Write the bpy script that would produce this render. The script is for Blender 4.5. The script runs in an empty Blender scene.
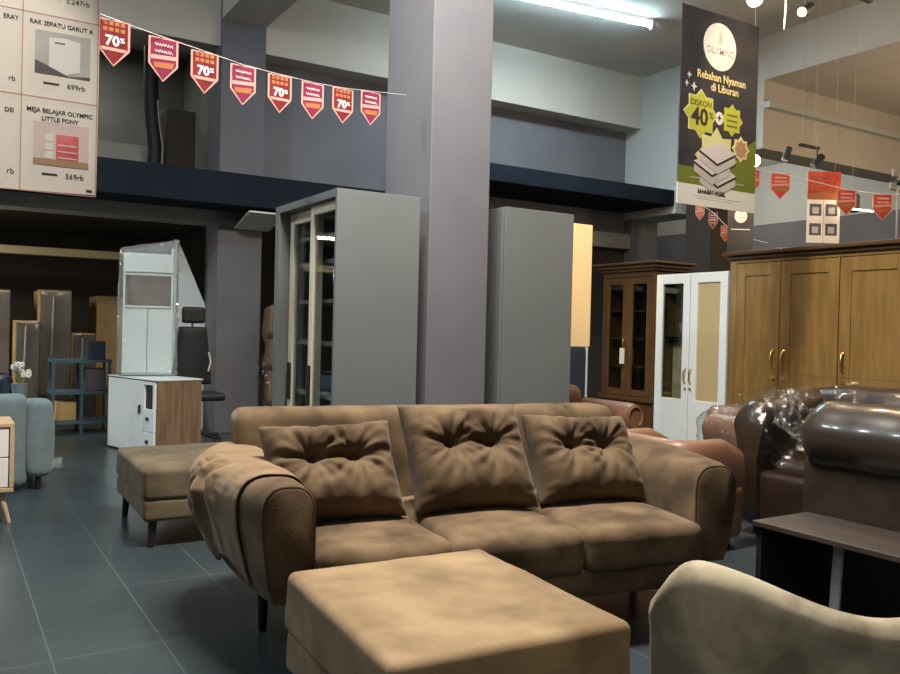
import bpy, math, random
from mathutils import Vector, Matrix, noise
random.seed(7)
PI = math.pi
scene = bpy.context.scene
COL = scene.collection

# ------------------------------------------------------------------ helpers
def link(o):
    COL.objects.link(o)
    return o

def tag(o, label=None, cat=None, group=None, kind=None):
    if label: o['label'] = label
    if cat: o['category'] = cat
    if group: o['group'] = group
    if kind: o['kind'] = kind
    return o

def thing(name, label, cat, loc=(0, 0, 0), rz=0.0, group=None):
    o = bpy.data.objects.new(name, None)
    o.empty_display_size = .1
    link(o)
    o.location = loc
    o.rotation_euler = (0, 0, rz)
    return tag(o, label, cat, group)

def copy_tree(o, parent=None):
    c = o.copy(); link(c)
    if parent is not None: c.parent = parent
    for ch in list(o.children):
        copy_tree(ch, c)
    return c

class MB:
    """collects shapes into one mesh"""
    def __init__(s): s.v = []; s.f = []
    def add(s, vs, fs):
        n = len(s.v)
        s.v += [tuple(p) for p in vs]
        s.f += [tuple(i + n for i in f) for f in fs]
        return s
    def box(s, x0, x1, y0, y1, z0, z1):
        vs = [(x, y, z) for z in (z0, z1) for y in (y0, y1) for x in (x0, x1)]
        return s.add(vs, [(0, 2, 3, 1), (4, 5, 7, 6), (0, 1, 5, 4), (2, 6, 7, 3), (0, 4, 6, 2), (1, 3, 7, 5)])
    def loft(s, rings, closed=True, caps=True):
        n = len(rings[0]); vs = [p for r in rings for p in r]; fs = []
        m = n if closed else n - 1
        for i in range(len(rings) - 1):
            for j in range(m):
                a = i * n + j; b = i * n + (j + 1) % n
                fs.append((a, b, b + n, a + n))
        if caps and closed:
            fs.append(tuple(range(n - 1, -1, -1)))
            fs.append(tuple((len(rings) - 1) * n + j for j in range(n)))
        return s.add(vs, fs)
    def tube(s, pts, r, n=10, caps=True):
        pts = [Vector(p) for p in pts]
        rs = r if isinstance(r, (list, tuple)) else [r] * len(pts)
        rings = []
        t0 = (pts[1] - pts[0]).normalized()
        up = Vector((0, 0, 1)) if abs(t0.z) < .9 else Vector((1, 0, 0))
        a = t0.cross(up).normalized()
        for i, p in enumerate(pts):
            t = (pts[min(i + 1, len(pts) - 1)] - pts[max(i - 1, 0)]).normalized()
            a = (a - t * a.dot(t)).normalized(); b = t.cross(a)
            rings.append([p + (a * math.cos(2 * PI * k / n) + b * math.sin(2 * PI * k / n)) * rs[i] for k in range(n)])
        return s.loft(rings, True, caps)
    def poly(s, pts, y0, y1):
        """flat polygon in x,z given thickness y0..y1"""
        n = len(pts)
        vs = [(x, y0, z) for x, z in pts] + [(x, y1, z) for x, z in pts]
        fs = [tuple(range(n)), tuple(range(2 * n - 1, n - 1, -1))]
        for i in range(n):
            j = (i + 1) % n
            fs.append((i, i + n, j + n, j))
        return s.add(vs, fs)
    def soft(s, c, size, r, n=8, m=4, deform=None):
        """rounded cushion-like box; deform(x,y,z,nx,ny,nz) works on local coords"""
        hx, hy, hz = size[0] / 2, size[1] / 2, size[2] / 2
        r = min(r, hx, hy, hz)
        def axis(h):
            k = max(2, n)
            a = [-h + r * (1 - math.cos(i / m * PI / 2)) * 1.0 for i in range(m)]
            inner = [-(h - r) + 2 * (h - r) * i / k for i in range(k + 1)] if h - r > 1e-6 else [0.0]
            return a + inner + [-q for q in reversed(a)]
        A = [axis(hx), axis(hy), axis(hz)]
        idx = {}; vs = []; fs = []
        H = (hx, hy, hz)
        def vert(p):
            key = tuple(round(q, 6) for q in p)
            if key in idx: return idx[key]
            inn = [max(-(H[i] - r), min(H[i] - r, p[i])) for i in range(3)]
            d = Vector([p[i] - inn[i] for i in range(3)])
            if d.length > 1e-9:
                d = d.normalized() * r
            q = [inn[i] + d[i] for i in range(3)]
            if deform: q = deform(q[0], q[1], q[2], q[0] / hx, q[1] / hy, q[2] / hz)
            idx[key] = len(vs); vs.append((q[0] + c[0], q[1] + c[1], q[2] + c[2]))
            return idx[key]
        for ax in range(3):
            b, d = [(1, 2), (2, 0), (0, 1)][ax]
            for sg in (-1, 1):
                for i in range(len(A[b]) - 1):
                    for j in range(len(A[d]) - 1):
                        q = []
                        for (ii, jj) in ((i, j), (i + 1, j), (i + 1, j + 1), (i, j + 1)):
                            p = [0, 0, 0]; p[ax] = sg * H[ax]; p[b] = A[b][ii]; p[d] = A[d][jj]
                            q.append(vert(p))
                        if len(set(q)) < 3: continue
                        fs.append(tuple(q) if sg > 0 else tuple(reversed(q)))
        return s.add(vs, fs)
    def xform(s, M):
        s.v = [tuple(M @ Vector(p)) for p in s.v]; return s
    def build(s, name, m, parent=None, smooth=True, bevel=0, angle=40):
        me = bpy.data.meshes.new(name)
        me.from_pydata(s.v, [], s.f); me.update()
        o = bpy.data.objects.new(name, me); link(o)
        if m: me.materials.append(m)
        if parent is not None: o.parent = parent
        if smooth:
            me.polygons.foreach_set('use_smooth', [True] * len(me.polygons))
            try: me.set_sharp_from_angle(angle=math.radians(angle))
            except Exception: pass
        if bevel:
            b = o.modifiers.new('bevel', 'BEVEL'); b.width = bevel; b.segments = 2; b.limit_method = 'ANGLE'
        return o

def box(name, m, parent, x0, x1, y0, y1, z0, z1, bevel=0):
    return MB().box(x0, x1, y0, y1, z0, z1).build(name, m, parent, smooth=False, bevel=bevel)

def struct(name, m, *dims, bevel=0):
    o = box(name, m, None, *dims, bevel=bevel); o['kind'] = 'structure'; return o

def text(name, body, size, x, z, y, m, parent, align='CENTER', sx=1.0, bold=0.0, rot=0.0):
    cu = bpy.data.curves.new('t', 'FONT'); cu.body = body; cu.size = size; cu.align_x = align
    cu.extrude = .0004; cu.offset = bold; cu.resolution_u = 2
    t = bpy.data.objects.new('t', cu); link(t)
    dg = bpy.context.evaluated_depsgraph_get(); dg.update()
    me = bpy.data.meshes.new_from_object(t.evaluated_get(dg))
    bpy.data.objects.remove(t); bpy.data.curves.remove(cu)
    o = bpy.data.objects.new(name, me); link(o)
    me.transform(Matrix.Translation((x, y, z)) @ Matrix.Rotation(PI / 2, 4, 'X') @ Matrix.Rotation(rot, 4, 'Z') @ Matrix.Diagonal((sx, 1, 1, 1)))
    me.materials.clear(); me.materials.append(m); o.parent = parent
    return o

def fbm(x, y, z, o=3):
    return noise.fractal(Vector((x, y, z)), .9, 2.0, o)

# ------------------------------------------------------------------ materials
def mat(name, c1, rough=.6, c2=None, scale=6, bump=0, bscale=40, metal=0, sheen=0, coat=0, stretch=(1, 1, 1), spec=.5, detail=4, lo=.35, hi=.65, em=0):
    m = bpy.data.materials.new(name); m.use_nodes = True
    nt = m.node_tree; N = nt.nodes; L = nt.links; b = N['Principled BSDF']
    b.inputs['Base Color'].default_value = (*c1, 1)
    b.inputs['Roughness'].default_value = rough
    b.inputs['Metallic'].default_value = metal
    b.inputs['Specular IOR Level'].default_value = spec
    if sheen:
        b.inputs['Sheen Weight'].default_value = sheen; b.inputs['Sheen Roughness'].default_value = .4
    if coat:
        b.inputs['Coat Weight'].default_value = coat; b.inputs['Coat Roughness'].default_value = .12
    if em:
        b.inputs['Emission Color'].default_value = (*c1, 1); b.inputs['Emission Strength'].default_value = em
    if c2 or bump:
        tc = N.new('ShaderNodeTexCoord'); mp = N.new('ShaderNodeMapping'); mp.inputs['Scale'].default_value = stretch
        L.new(tc.outputs['Object'], mp.inputs['Vector'])
    if c2:
        nz = N.new('ShaderNodeTexNoise'); nz.inputs['Scale'].default_value = scale; nz.inputs['Detail'].default_value = detail
        L.new(mp.outputs['Vector'], nz.inputs['Vector'])
        cr = N.new('ShaderNodeValToRGB'); cr.color_ramp.elements[0].position = lo; cr.color_ramp.elements[1].position = hi
        cr.color_ramp.elements[0].color = (*c1, 1); cr.color_ramp.elements[1].color = (*c2, 1)
        L.new(nz.outputs['Fac'], cr.inputs['Fac']); L.new(cr.outputs['Color'], b.inputs['Base Color'])
    if bump:
        n2 = N.new('ShaderNodeTexNoise'); n2.inputs['Scale'].default_value = bscale; n2.inputs['Detail'].default_value = 3
        L.new(mp.outputs['Vector'], n2.inputs['Vector'])
        bp = N.new('ShaderNodeBump'); bp.inputs['Strength'].default_value = bump; bp.inputs['Distance'].default_value = .01
        L.new(n2.outputs['Fac'], bp.inputs['Height']); L.new(bp.outputs['Normal'], b.inputs['Normal'])
    return m

def clear_mat(name, tint, gloss, rough, bump=0, bscale=12, white=0.0, refl=.7):
    """thin clear sheet: mostly see-through, with reflections"""
    m = bpy.data.materials.new(name); m.use_nodes = True
    nt = m.node_tree; N = nt.nodes; L = nt.links
    N.remove(N['Principled BSDF']); out = N['Material Output']
    tr = N.new('ShaderNodeBsdfTransparent'); tr.inputs['Color'].default_value = (*tint, 1)
    gl = N.new('ShaderNodeBsdfGlossy'); gl.inputs['Roughness'].default_value = rough
    fr = N.new('ShaderNodeLayerWeight'); fr.inputs['Blend'].default_value = .5
    pw = N.new('ShaderNodeMath'); pw.operation = 'POWER'; pw.inputs[1].default_value = 4.0
    L.new(fr.outputs['Facing'], pw.inputs[0])
    ma = N.new('ShaderNodeMath'); ma.operation = 'MULTIPLY_ADD'; ma.inputs[1].default_value = refl; ma.inputs[2].default_value = gloss; ma.use_clamp = True
    mx = N.new('ShaderNodeMixShader')
    L.new(pw.outputs[0], ma.inputs[0]); L.new(ma.outputs[0], mx.inputs[0])
    base = tr.outputs[0]
    if white:
        df = N.new('ShaderNodeBsdfDiffuse'); df.inputs['Color'].default_value = (.8, .85, .87, 1)
        m2 = N.new('ShaderNodeMixShader'); m2.inputs[0].default_value = white
        L.new(tr.outputs[0], m2.inputs[1]); L.new(df.outputs[0], m2.inputs[2]); base = m2.outputs[0]
    L.new(base, mx.inputs[1]); L.new(gl.outputs[0], mx.inputs[2]); L.new(mx.outputs[0], out.inputs['Surface'])
    if bump:
        tc = N.new('ShaderNodeTexCoord'); n2 = N.new('ShaderNodeTexNoise'); n2.inputs['Scale'].default_value = bscale; n2.inputs['Detail'].default_value = 4
        n2.inputs['Distortion'].default_value = 1.2
        L.new(tc.outputs['Object'], n2.inputs['Vector'])
        bp = N.new('ShaderNodeBump'); bp.inputs['Strength'].default_value = bump; bp.inputs['Distance'].default_value = .03
        L.new(n2.outputs['Fac'], bp.inputs['Height'])
        L.new(bp.outputs['Normal'], gl.inputs['Normal']); L.new(bp.outputs['Normal'], fr.inputs['Normal'])
    return m

def floor_mat():
    m = mat('floor_tile', (.029, .041, .048), .30, (.041, .055, .063), 1.7, bump=.05, bscale=60)
    nt = m.node_tree; N = nt.nodes; L = nt.links; b = N['Principled BSDF']
    src = b.inputs['Base Color'].links[0].from_socket
    tc = N.new('ShaderNodeTexCoord'); mp = N.new('ShaderNodeMapping')
    mp.inputs['Location'].default_value = (-.36, -.15, 0)
    L.new(tc.outputs['Object'], mp.inputs['Vector'])
    br = N.new('ShaderNodeTexBrick'); br.offset = 0; br.inputs['Scale'].default_value = 1
    br.inputs['Brick Width'].default_value = .387; br.inputs['Row Height'].default_value = .774
    br.inputs['Mortar Size'].default_value = .0035; br.inputs['Mortar Smooth'].default_value = .3
    L.new(mp.outputs['Vector'], br.inputs['Vector'])
    mx = N.new('ShaderNodeMix'); mx.data_type = 'RGBA'
    mx.inputs['B'].default_value = (.075, .095, .102, 1)
    L.new(br.outputs['Fac'], mx.inputs['Factor']); L.new(src, mx.inputs['A']); L.new(mx.outputs['Result'], b.inputs['Base Color'])
    return m

def rattan_mat():
    m = mat('rattan_weave', (.52, .42, .22), .7)
    nt = m.node_tree; N = nt.nodes; L = nt.links; b = N['Principled BSDF']
    tc = N.new('ShaderNodeTexCoord'); mp = N.new('ShaderNodeMapping'); mp.inputs['Rotation'].default_value = (0, PI / 2, 0)
    L.new(tc.outputs['Object'], mp.inputs['Vector'])
    sep = N.new('ShaderNodeSeparateXYZ'); L.new(tc.outputs['Object'], sep.inputs[0])
    def wave(sock):
        a = N.new('ShaderNodeMath'); a.operation = 'MULTIPLY'; a.inputs[1].default_value = 2 * PI / .022; L.new(sock, a.inputs[0])
        c = N.new('ShaderNodeMath'); c.operation = 'SINE'; L.new(a.outputs[0], c.inputs[0]); return c.outputs[0]
    mu = N.new('ShaderNodeMath'); mu.operation = 'MULTIPLY'
    L.new(wave(sep.outputs['Y']), mu.inputs[0]); L.new(wave(sep.outputs['Z']), mu.inputs[1])
    cr = N.new('ShaderNodeValToRGB'); cr.color_ramp.elements[0].position = .2; cr.color_ramp.elements[1].position = .7
    cr.color_ramp.elements[0].color = (.55, .45, .26, 1); cr.color_ramp.elements[1].color = (.25, .19, .09, 1)
    L.new(mu.outputs[0], cr.inputs['Fac']); L.new(cr.outputs['Color'], b.inputs['Base Color'])
    return m

M = {}
M['floor'] = floor_mat()
M['ceiling'] = mat('ceiling_paint', (.53, .50, .46), .9, (.57, .54, .5), 1.2)
M['beam'] = mat('beige_paint', (.52, .48, .42), .9, (.56, .52, .46), 1.5)
M['column'] = mat('column_paint', (.130, .131, .152), .75, (.146, .147, .168), 2)
M['wall'] = mat('slate_paint', (.15, .15, .17), .85, (.17, .17, .19), 2)
M['canopy'] = mat('navy_canopy', (.009, .014, .024), .8, (.013, .019, .029), 3, spec=.12)
M['lintel'] = mat('lintel_paint', (.30, .29, .27), .9, (.35, .34, .31), 2)
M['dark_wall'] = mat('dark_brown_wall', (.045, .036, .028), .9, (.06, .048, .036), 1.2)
M['mezz'] = mat('grey_green_wall', (.15, .165, .15), .9, (.20, .215, .195), .8)
M['black'] = mat('matt_black', (.012, .012, .013), .6)
M['pale'] = mat('pale_plaster', (.42, .41, .36), .9)
M['pale_yellow'] = mat('pale_yellow_paint', (.66, .56, .34), .8)
M['end_wall'] = mat('pale_grey_wall', (.50, .52, .50), .9)
M['suede'] = mat('brown_suede', (.070, .045, .026), .92, (.165, .112, .065), 4.5, bump=.12, bscale=90, sheen=.12, spec=.15, lo=.38, hi=.62)
M['suede_lit'] = mat('brown_suede_lit', (.17, .115, .064), .92, (.30, .212, .122), 4, bump=.12, bscale=90, sheen=.12, spec=.15, lo=.36, hi=.64)  # same suede as the sofa, overhead light put into a paler colour
M['cloth'] = mat('tan_suede_cloth', (.17, .112, .066), .92, (.24, .165, .10), 8, bump=.1, bscale=90, sheen=.15, spec=.15)
M['olive'] = mat('olive_brown_suede', (.10, .075, .046), .92, (.16, .125, .08), 6, bump=.12, bscale=90, sheen=.12, spec=.15)
M['beige'] = mat('beige_velvet', (.42, .37, .27), .9, (.21, .175, .12), 7, bump=.2, bscale=25, sheen=.2, spec=.15, lo=.44, hi=.62, detail=6)
M['leather'] = mat('dark_brown_leather', (.022, .013, .009), .34, (.034, .020, .014), 6, bump=.12, bscale=60, coat=.35)
M['leather_black'] = mat('dark_leather_roll', (.022, .015, .011), .34, (.030, .020, .014), 3, bump=.1, bscale=20, coat=.45)
M['suede_dark'] = mat('dark_suede_panel', (.020, .014, .010), .9, (.032, .021, .014), 10, bump=.15, bscale=70, spec=.2)
M['tan'] = mat('tan_leather', (.20, .096, .055), .5, (.245, .122, .07), 5, bump=.08, bscale=70, coat=.15)
M['leg'] = mat('dark_wood_leg', (.02, .013, .010), .4)
M['grey_board'] = mat('grey_laminate', (.132, .147, .152), .6, (.148, .163, .167), 1.2)
M['cream'] = mat('cream_frame', (.66, .60, .47), .5)
M['shelf'] = mat('grey_inside', (.30, .29, .26), .7)
M['inside'] = mat('dark_inside', (.045, .05, .052), .7)
M['oak'] = mat('honey_wood', (.235, .145, .042), .42, (.165, .095, .026), 5, bump=.05, bscale=30, stretch=(4, 4, .5), coat=.2)
M['oak_dark'] = mat('dark_brown_wood', (.075, .04, .018), .4, (.055, .028, .012), 5, stretch=(1, .4, 4))
M['teak'] = mat('teak_wood', (.125, .066, .026), .4, (.085, .044, .016), 6, stretch=(4, 4, .5), coat=.2)
M['white'] = mat('white_lacquer', (.76, .83, .86), .4)
M['white_trim'] = mat('white_laminate', (.62, .70, .70), .45)
M['wood_side'] = mat('brown_wood_grain', (.23, .135, .075), .6, (.13, .08, .048), 4, stretch=(8, 8, .6))
M['lightwood'] = mat('pale_wood', (.55, .40, .24), .5, (.48, .34, .20), 4, stretch=(1, 6, 6))
M['bluegrey'] = mat('blue_grey_fabric', (.13, .175, .195), .95, (.155, .205, .225), 12, sheen=.3, spec=.2)
M['navy'] = mat('navy_board', (.015, .026, .05), .6)
M['blue_steel'] = mat('blue_steel', (.07, .12, .16), .45, metal=.3)
M['card'] = mat('brown_cardboard', (.46, .30, .12), .8, (.40, .26, .10), 6)
M['card_dark'] = mat('wrapped_dark_board', (.09, .075, .06), .35, (.14, .12, .1), 5, stretch=(1, 1, .3))
M['brass'] = mat('brass', (.75, .52, .22), .28, metal=1)
M['steel'] = mat('bright_steel', (.6, .6, .6), .3, metal=1)
M['tabletop'] = mat('dark_table_board', (.034, .025, .021), .5, (.044, .032, .026), 3, stretch=(6, .6, 6))
M['paper'] = mat('glossy_white_print', (.86, .80, .72), .4)
M['ink'] = mat('black_ink', (.03, .025, .025), .5)
M['redline'] = mat('pale_red_line', (.55, .30, .27), .5)
M['pic_grey'] = mat('printed_grey', (.45, .43, .42), .5, (.55, .53, .5), 8)
M['pic_dark'] = mat('printed_dark', (.10, .09, .10), .5)
M['pic_white'] = mat('printed_white', (.78, .76, .74), .5)
M['pic_tan'] = mat('printed_wood', (.42, .25, .15), .5)
M['pic_red'] = mat('printed_red', (.62, .09, .10), .5, (.75, .2, .2), 14)
M['pic_pink'] = mat('printed_pink', (.72, .58, .55), .5)
M['flag_edge'] = mat('flag_pink_border', (.50, .28, .24), .3)
M['flag_red'] = mat('flag_wine_red', (.13, .016, .022), .25, (.18, .026, .03), 10)
M['flag_plum'] = mat('flag_plum', (.19, .025, .06), .25)
M['flag_orange'] = mat('flag_orange', (.34, .13, .05), .3)
M['flag_white'] = mat('flag_white', (.78, .70, .66), .3)
M['flag_bright'] = mat('flag_bright_red', (.42, .03, .022), .35, (.50, .07, .035), 12)
M['ban_black'] = mat('banner_charcoal', (.035, .035, .042), .28, (.06, .055, .06), 5, bump=.3, bscale=5)
M['ban_green'] = mat('banner_olive_green', (.17, .20, .03), .35)
M['ban_lime'] = mat('banner_lime', (.50, .50, .06), .4)
M['ban_pale'] = mat('banner_pale_lime', (.62, .64, .30), .4)
M['ban_white'] = mat('banner_white', (.74, .74, .70), .35)
M['ban_yellow'] = mat('banner_cream_text', (.72, .64, .30), .4)
M['mattress'] = mat('printed_mattress', (.62, .58, .60), .5)
M['rattan'] = rattan_mat()
M['glass'] = clear_mat('clear_glass', (.86, .9, .9), .03, .02)
M['glass_dark'] = clear_mat('tinted_glass', (.75, .8, .8), .10, .02)
M['wrap'] = clear_mat('plastic_wrap', (.93, .95, .96), .05, .10, bump=1.0, bscale=11, white=.13, refl=.8)
M['wrap_thin'] = clear_mat('thin_plastic_wrap', (.97, .975, .98), .03, .14, bump=.45, bscale=8, white=.0, refl=.45)
M['wrap_glint'] = clear_mat('crumpled_plastic', (.93, .95, .96), .10, .14, bump=1.0, bscale=14, white=.03, refl=.7)
M['tube'] = mat('cool_tube_light', (.62, .88, 1.0), .5, em=60)
M['bulb'] = mat('warm_lamp', (1.0, .78, .45), .5, em=16)
M['cream_panel'] = mat('cream_board', (.84, .66, .38), .6, (.86, .69, .42), 3)
M['skin_white'] = mat('white_light_panel', (.62, .60, .54), .6)

# ------------------------------------------------------------------ setting
struct('floor', M['floor'], -8, 20, -4, 15, -.1, 0)
struct('ceiling', M['ceiling'], -8, 20, -4, 15, 5.06, 5.2)
c = struct('column', M['column'], 2.5, 2.93, 4.33, 4.93, 0, 5.06, bevel=.006)
c2 = struct('column', M['column'], 2.6, 3.1, 9.16, 9.66, 0, 5.06, bevel=.006)
struct('column', M['end_wall'], 8.93, 9.5, 8.45, 9.95, 2.95, 5.06, bevel=.006)
struct('column', M['wall'], 8.95, 9.5, 9.35, 9.9, 0, 2.95, bevel=.006)
struct('column', M['dark_wall'], 8.98, 9.42, 7.85, 8.3, 0, 4.5, bevel=.006)
# beams under the ceiling
struct('beam', M['beam'], -8, 2.6, 9.22, 9.7, 4.29, 5.06)
struct('beam', M['beam'], 3.1, 8.93, 9.18, 9.7, 4.29, 5.06)
struct('beam', M['ceiling'], 2.6, 3.1, -3, 9.16, 4.58, 5.06)
struct('beam', M['ceiling'], 8.93, 9.5, -3, 8.45, 4.50, 5.06)
struct('beam', M['beam'], 8.93, 16, 7.0, 7.4, 3.63, 4.50)
struct('trim_1', M['end_wall'], 8.93, 16, 6.9, 7.0, 4.14, 4.22)
struct('soffit', M['beam'], 9.5, 16, -3, 14, 4.50, 4.7)
struct('beam', M['beam'], 9.5, 16, 4.6, 4.95, 4.36, 4.5)
# back wall with its openings
struct('wall_back', M['wall'], 3.1, 8.93, 9.5, 9.7, 2.72, 4.32)
struct('wall_right_bay', M['dark_wall'], 5.6, 8.95, 9.5, 9.7, 0, 2.5)
struct('lintel', M['lintel'], -8, 2.62, 9.25, 9.6, 2.33, 2.48)
struct('lintel', M['lintel'], 3.4, 8.93, 9.35, 9.7, 2.5, 2.72)
struct('canopy', M['canopy'], -8, 4.5, 8.6, 9.16, 2.46, 2.80, bevel=.01)
struct('canopy', M['canopy'], 5.0, 8.92, 8.47, 9.5, 3.06, 3.28, bevel=.01)
# lower hall seen under the left canopy
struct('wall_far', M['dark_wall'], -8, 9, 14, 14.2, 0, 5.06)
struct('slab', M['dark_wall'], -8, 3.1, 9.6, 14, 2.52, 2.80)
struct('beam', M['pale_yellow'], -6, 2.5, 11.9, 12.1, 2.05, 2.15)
# upper room seen above the left canopy
struct('wall_upper_room', M['mezz'], -8, 3.1, 12.4, 12.6, 2.8, 5.06)
struct('parapet', M['pale'], -8, 2.24, 11.0, 11.12, 2.8, 3.44)
struct('wall_upper_side', M['mezz'], 2.98, 3.1, 9.7, 12.4, 2.8, 5.06)
# far bay on the right
struct('wall_end', M['end_wall'], 13.5, 13.7, -3, 14, 3.37, 5.06)
struct('wall_end_lower', M['wall'], 13.45, 13.7, -3, 14, 0, 3.37)
struct('column', M['dark_wall'], 12.9, 13.45, 6.2, 6.72, 0, 3.66)

# stair flank behind column (sloped pale panel)
mb = MB().poly([(2.25, 0.0), (2.62, 0.0), (2.62, 1.38), (2.28, 2.16), (2.25, 2.16)], 9.62, 9.68)
o = mb.build('stair_flank', M['white_trim'], None, smooth=False); o['kind'] = 'structure'

# upper room contents
t = thing('drain_pipe', 'dark vertical pipe with a bend in the upper room opening', 'pipe', (2.17, 10.5, 2.8))
MB().tube([(0, 0, 0), (.03, 0, .5), (-.02, 0, .95), (-.04, 0, 1.3), (-.04, 0, 2.24)], .085, 14).build('pipe_body', M['black'], t)
MB().tube([(.09, -.06, 0), (.10, -.06, .55), (.05, -.06, .85), (.03, -.06, 1.1)], .012, 8).build('cable', M['lintel'], t)
t = thing('dark_locker', 'dark upright locker beside the pipe in the upper room', 'locker', (2.47, 10.55, 2.8))
box('body', M['dark_wall'], t, -.165, .165, -.2, .2, 0, 1.0, .01)
box('door', M['dark_wall'], t, -.15, .15, -.215, -.2, .03, .97, .004)
t = thing('paper_bundle', 'pale paper bundle with black straps at the upper room edge', 'bundle', (2.72, 10.1, 2.8))
MB().soft((0, 0, .13), (.3, .3, .26), .04).build('bundle_body', M['pale'], t)
MB().tube([(-.15, -.155, .03), (0, -.16, .14), (.14, -.155, .2)], .012, 8).build('strap', M['black'], t)

# ------------------------------------------------------------------ brown sofa
RS = math.radians(-9.5); SO = Vector((1.13, 3.70, 0))
Rm = Matrix.Rotation(RS, 3, 'Z')
def sp(u, w, z): return SO + Rm @ Vector((u, -w, z))
sofa = thing('sofa', 'long brown suede three seat sofa with rounded arms and tufted loose pillows', 'sofa', SO, RS)
def wob(a, s):
    def d(x, y, z, nx, ny, nz):
        k = a * fbm(x * s + 3, y * s, z * s)
        return (x + k * nx, y + k * ny, z + k * nz)
    return d
# base rail
MB().soft((.97, -.56, .24), (1.64, 1.0, .12), .03, 12, 3).build('base', M['suede'], sofa)
# backrest leaning slightly to the rear
def lean(x, y, z, nx, ny, nz):
    return (x, y + .10 * (z + .3) / .6 - .012 * math.cos(nx * 3), z + .006 * fbm(x * 3, 0, 1))
MB().soft((.978, -.115, .55), (1.955, .23, .58), .055, 16, 4, lean).build('backrest', M['suede'], sofa)
MB().tube([(1.665, -.215 + .02, .42), (1.665, -.155, .70), (1.665, -.13, .80), (1.665, -.10, .838), (1.665, .02, .842)], .004, 6).build('seam', M['suede'], sofa)
# seat cushions
edges = [.155, .660, 1.210, 1.765]
for i in range(3):
    a, b = edges[i] + .003, edges[i + 1] - .003
    def puff(x, y, z, nx, ny, nz, i=i):
        top = max(0, nz)
        z += top * .022 * (1 - nx ** 2) * (1 - ny ** 2)
        y -= .012 * (1 - nx ** 2) * (1 - nz ** 2) if ny < 0 else 0
        k = .006 * fbm(x * 5 + i * 7, y * 5, z * 5)
        return (x + k * nx * .5, y + k * ny, z + k * nz)
    MB().soft(((a + b) / 2, -.655, .368), (b - a, .87, .165), .042, 14, 4, puff).build('seat_cushion', M['suede'], sofa)
# arms: lofted, bulging outwards
ARM_S = [0, .012] + [.02 + .955 * k / 21 for k in range(1, 22)] + [.99, 1.0]
def arm_rings(side):
    rings = []
    for k in range(25):
        s = ARM_S[k]
        w = -.02 + 1.03 * s
        rnd = 1 - max(0, (s - .25) / .75) ** 1.8           # plan taper to the front
        out_t = -.02 - .155 * rnd * (1 - max(0, .18 - s) / .18 * .35)
        out_b = .015 - .10 * rnd
        top = .680 + .004 * math.sin(s * 5) - (.012 if s > .97 else 0)
        inn = .158
        cx = (out_t + inn) / 2; rx = (inn - out_t) / 2
        ring = []
        e = .010 if k in (0, 24) else 0
        ring.append((inn - e, .26 + e)); ring.append((inn - e, .42))
        n = 14
        for j in range(n + 1):
            a = PI * j / n
            x = cx + (rx - e) * math.copysign(abs(math.cos(a)) ** .72, math.cos(a))
            z = .555 + (top - .555 - e) * abs(math.sin(a)) ** .8
            ring.append((x, z))
        for j in (1, 2, 3):
            f = j / 4
            ring.append((out_t + (out_b - out_t) * f ** 1.4 + e, .555 + (.26 - .555) * f))
        ring.append((out_b + .01 + e, .26 + e))
        pts = [(x, -w, z) for x, z in ring]
        if side > 0: pts = [(1.962 - x * 1.15, y, z) for x, y, z in reversed(pts)]
        rings.append(pts)
    return rings
for sd in (-1, 1):
    MB().loft(arm_rings(sd)).build('armrest', M['suede'], sofa, angle=50)
    # welt around the front panel of the arm
    r = arm_rings(sd)[23]
    MB().tube([Vector(p) * 1.0 for p in r[1:-1]], .0045, 6).build('welt', M['suede'], sofa)
for (x, y) in ((.07, -.50), (1.83, -.50), (.45, -.12), (1.5, -.12), (1.2, -.95)):
    MB().tube([(x, y, 0), (x, y, .25)], [.018, .026], 12).build('leg', M['leg'], sofa)

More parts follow.
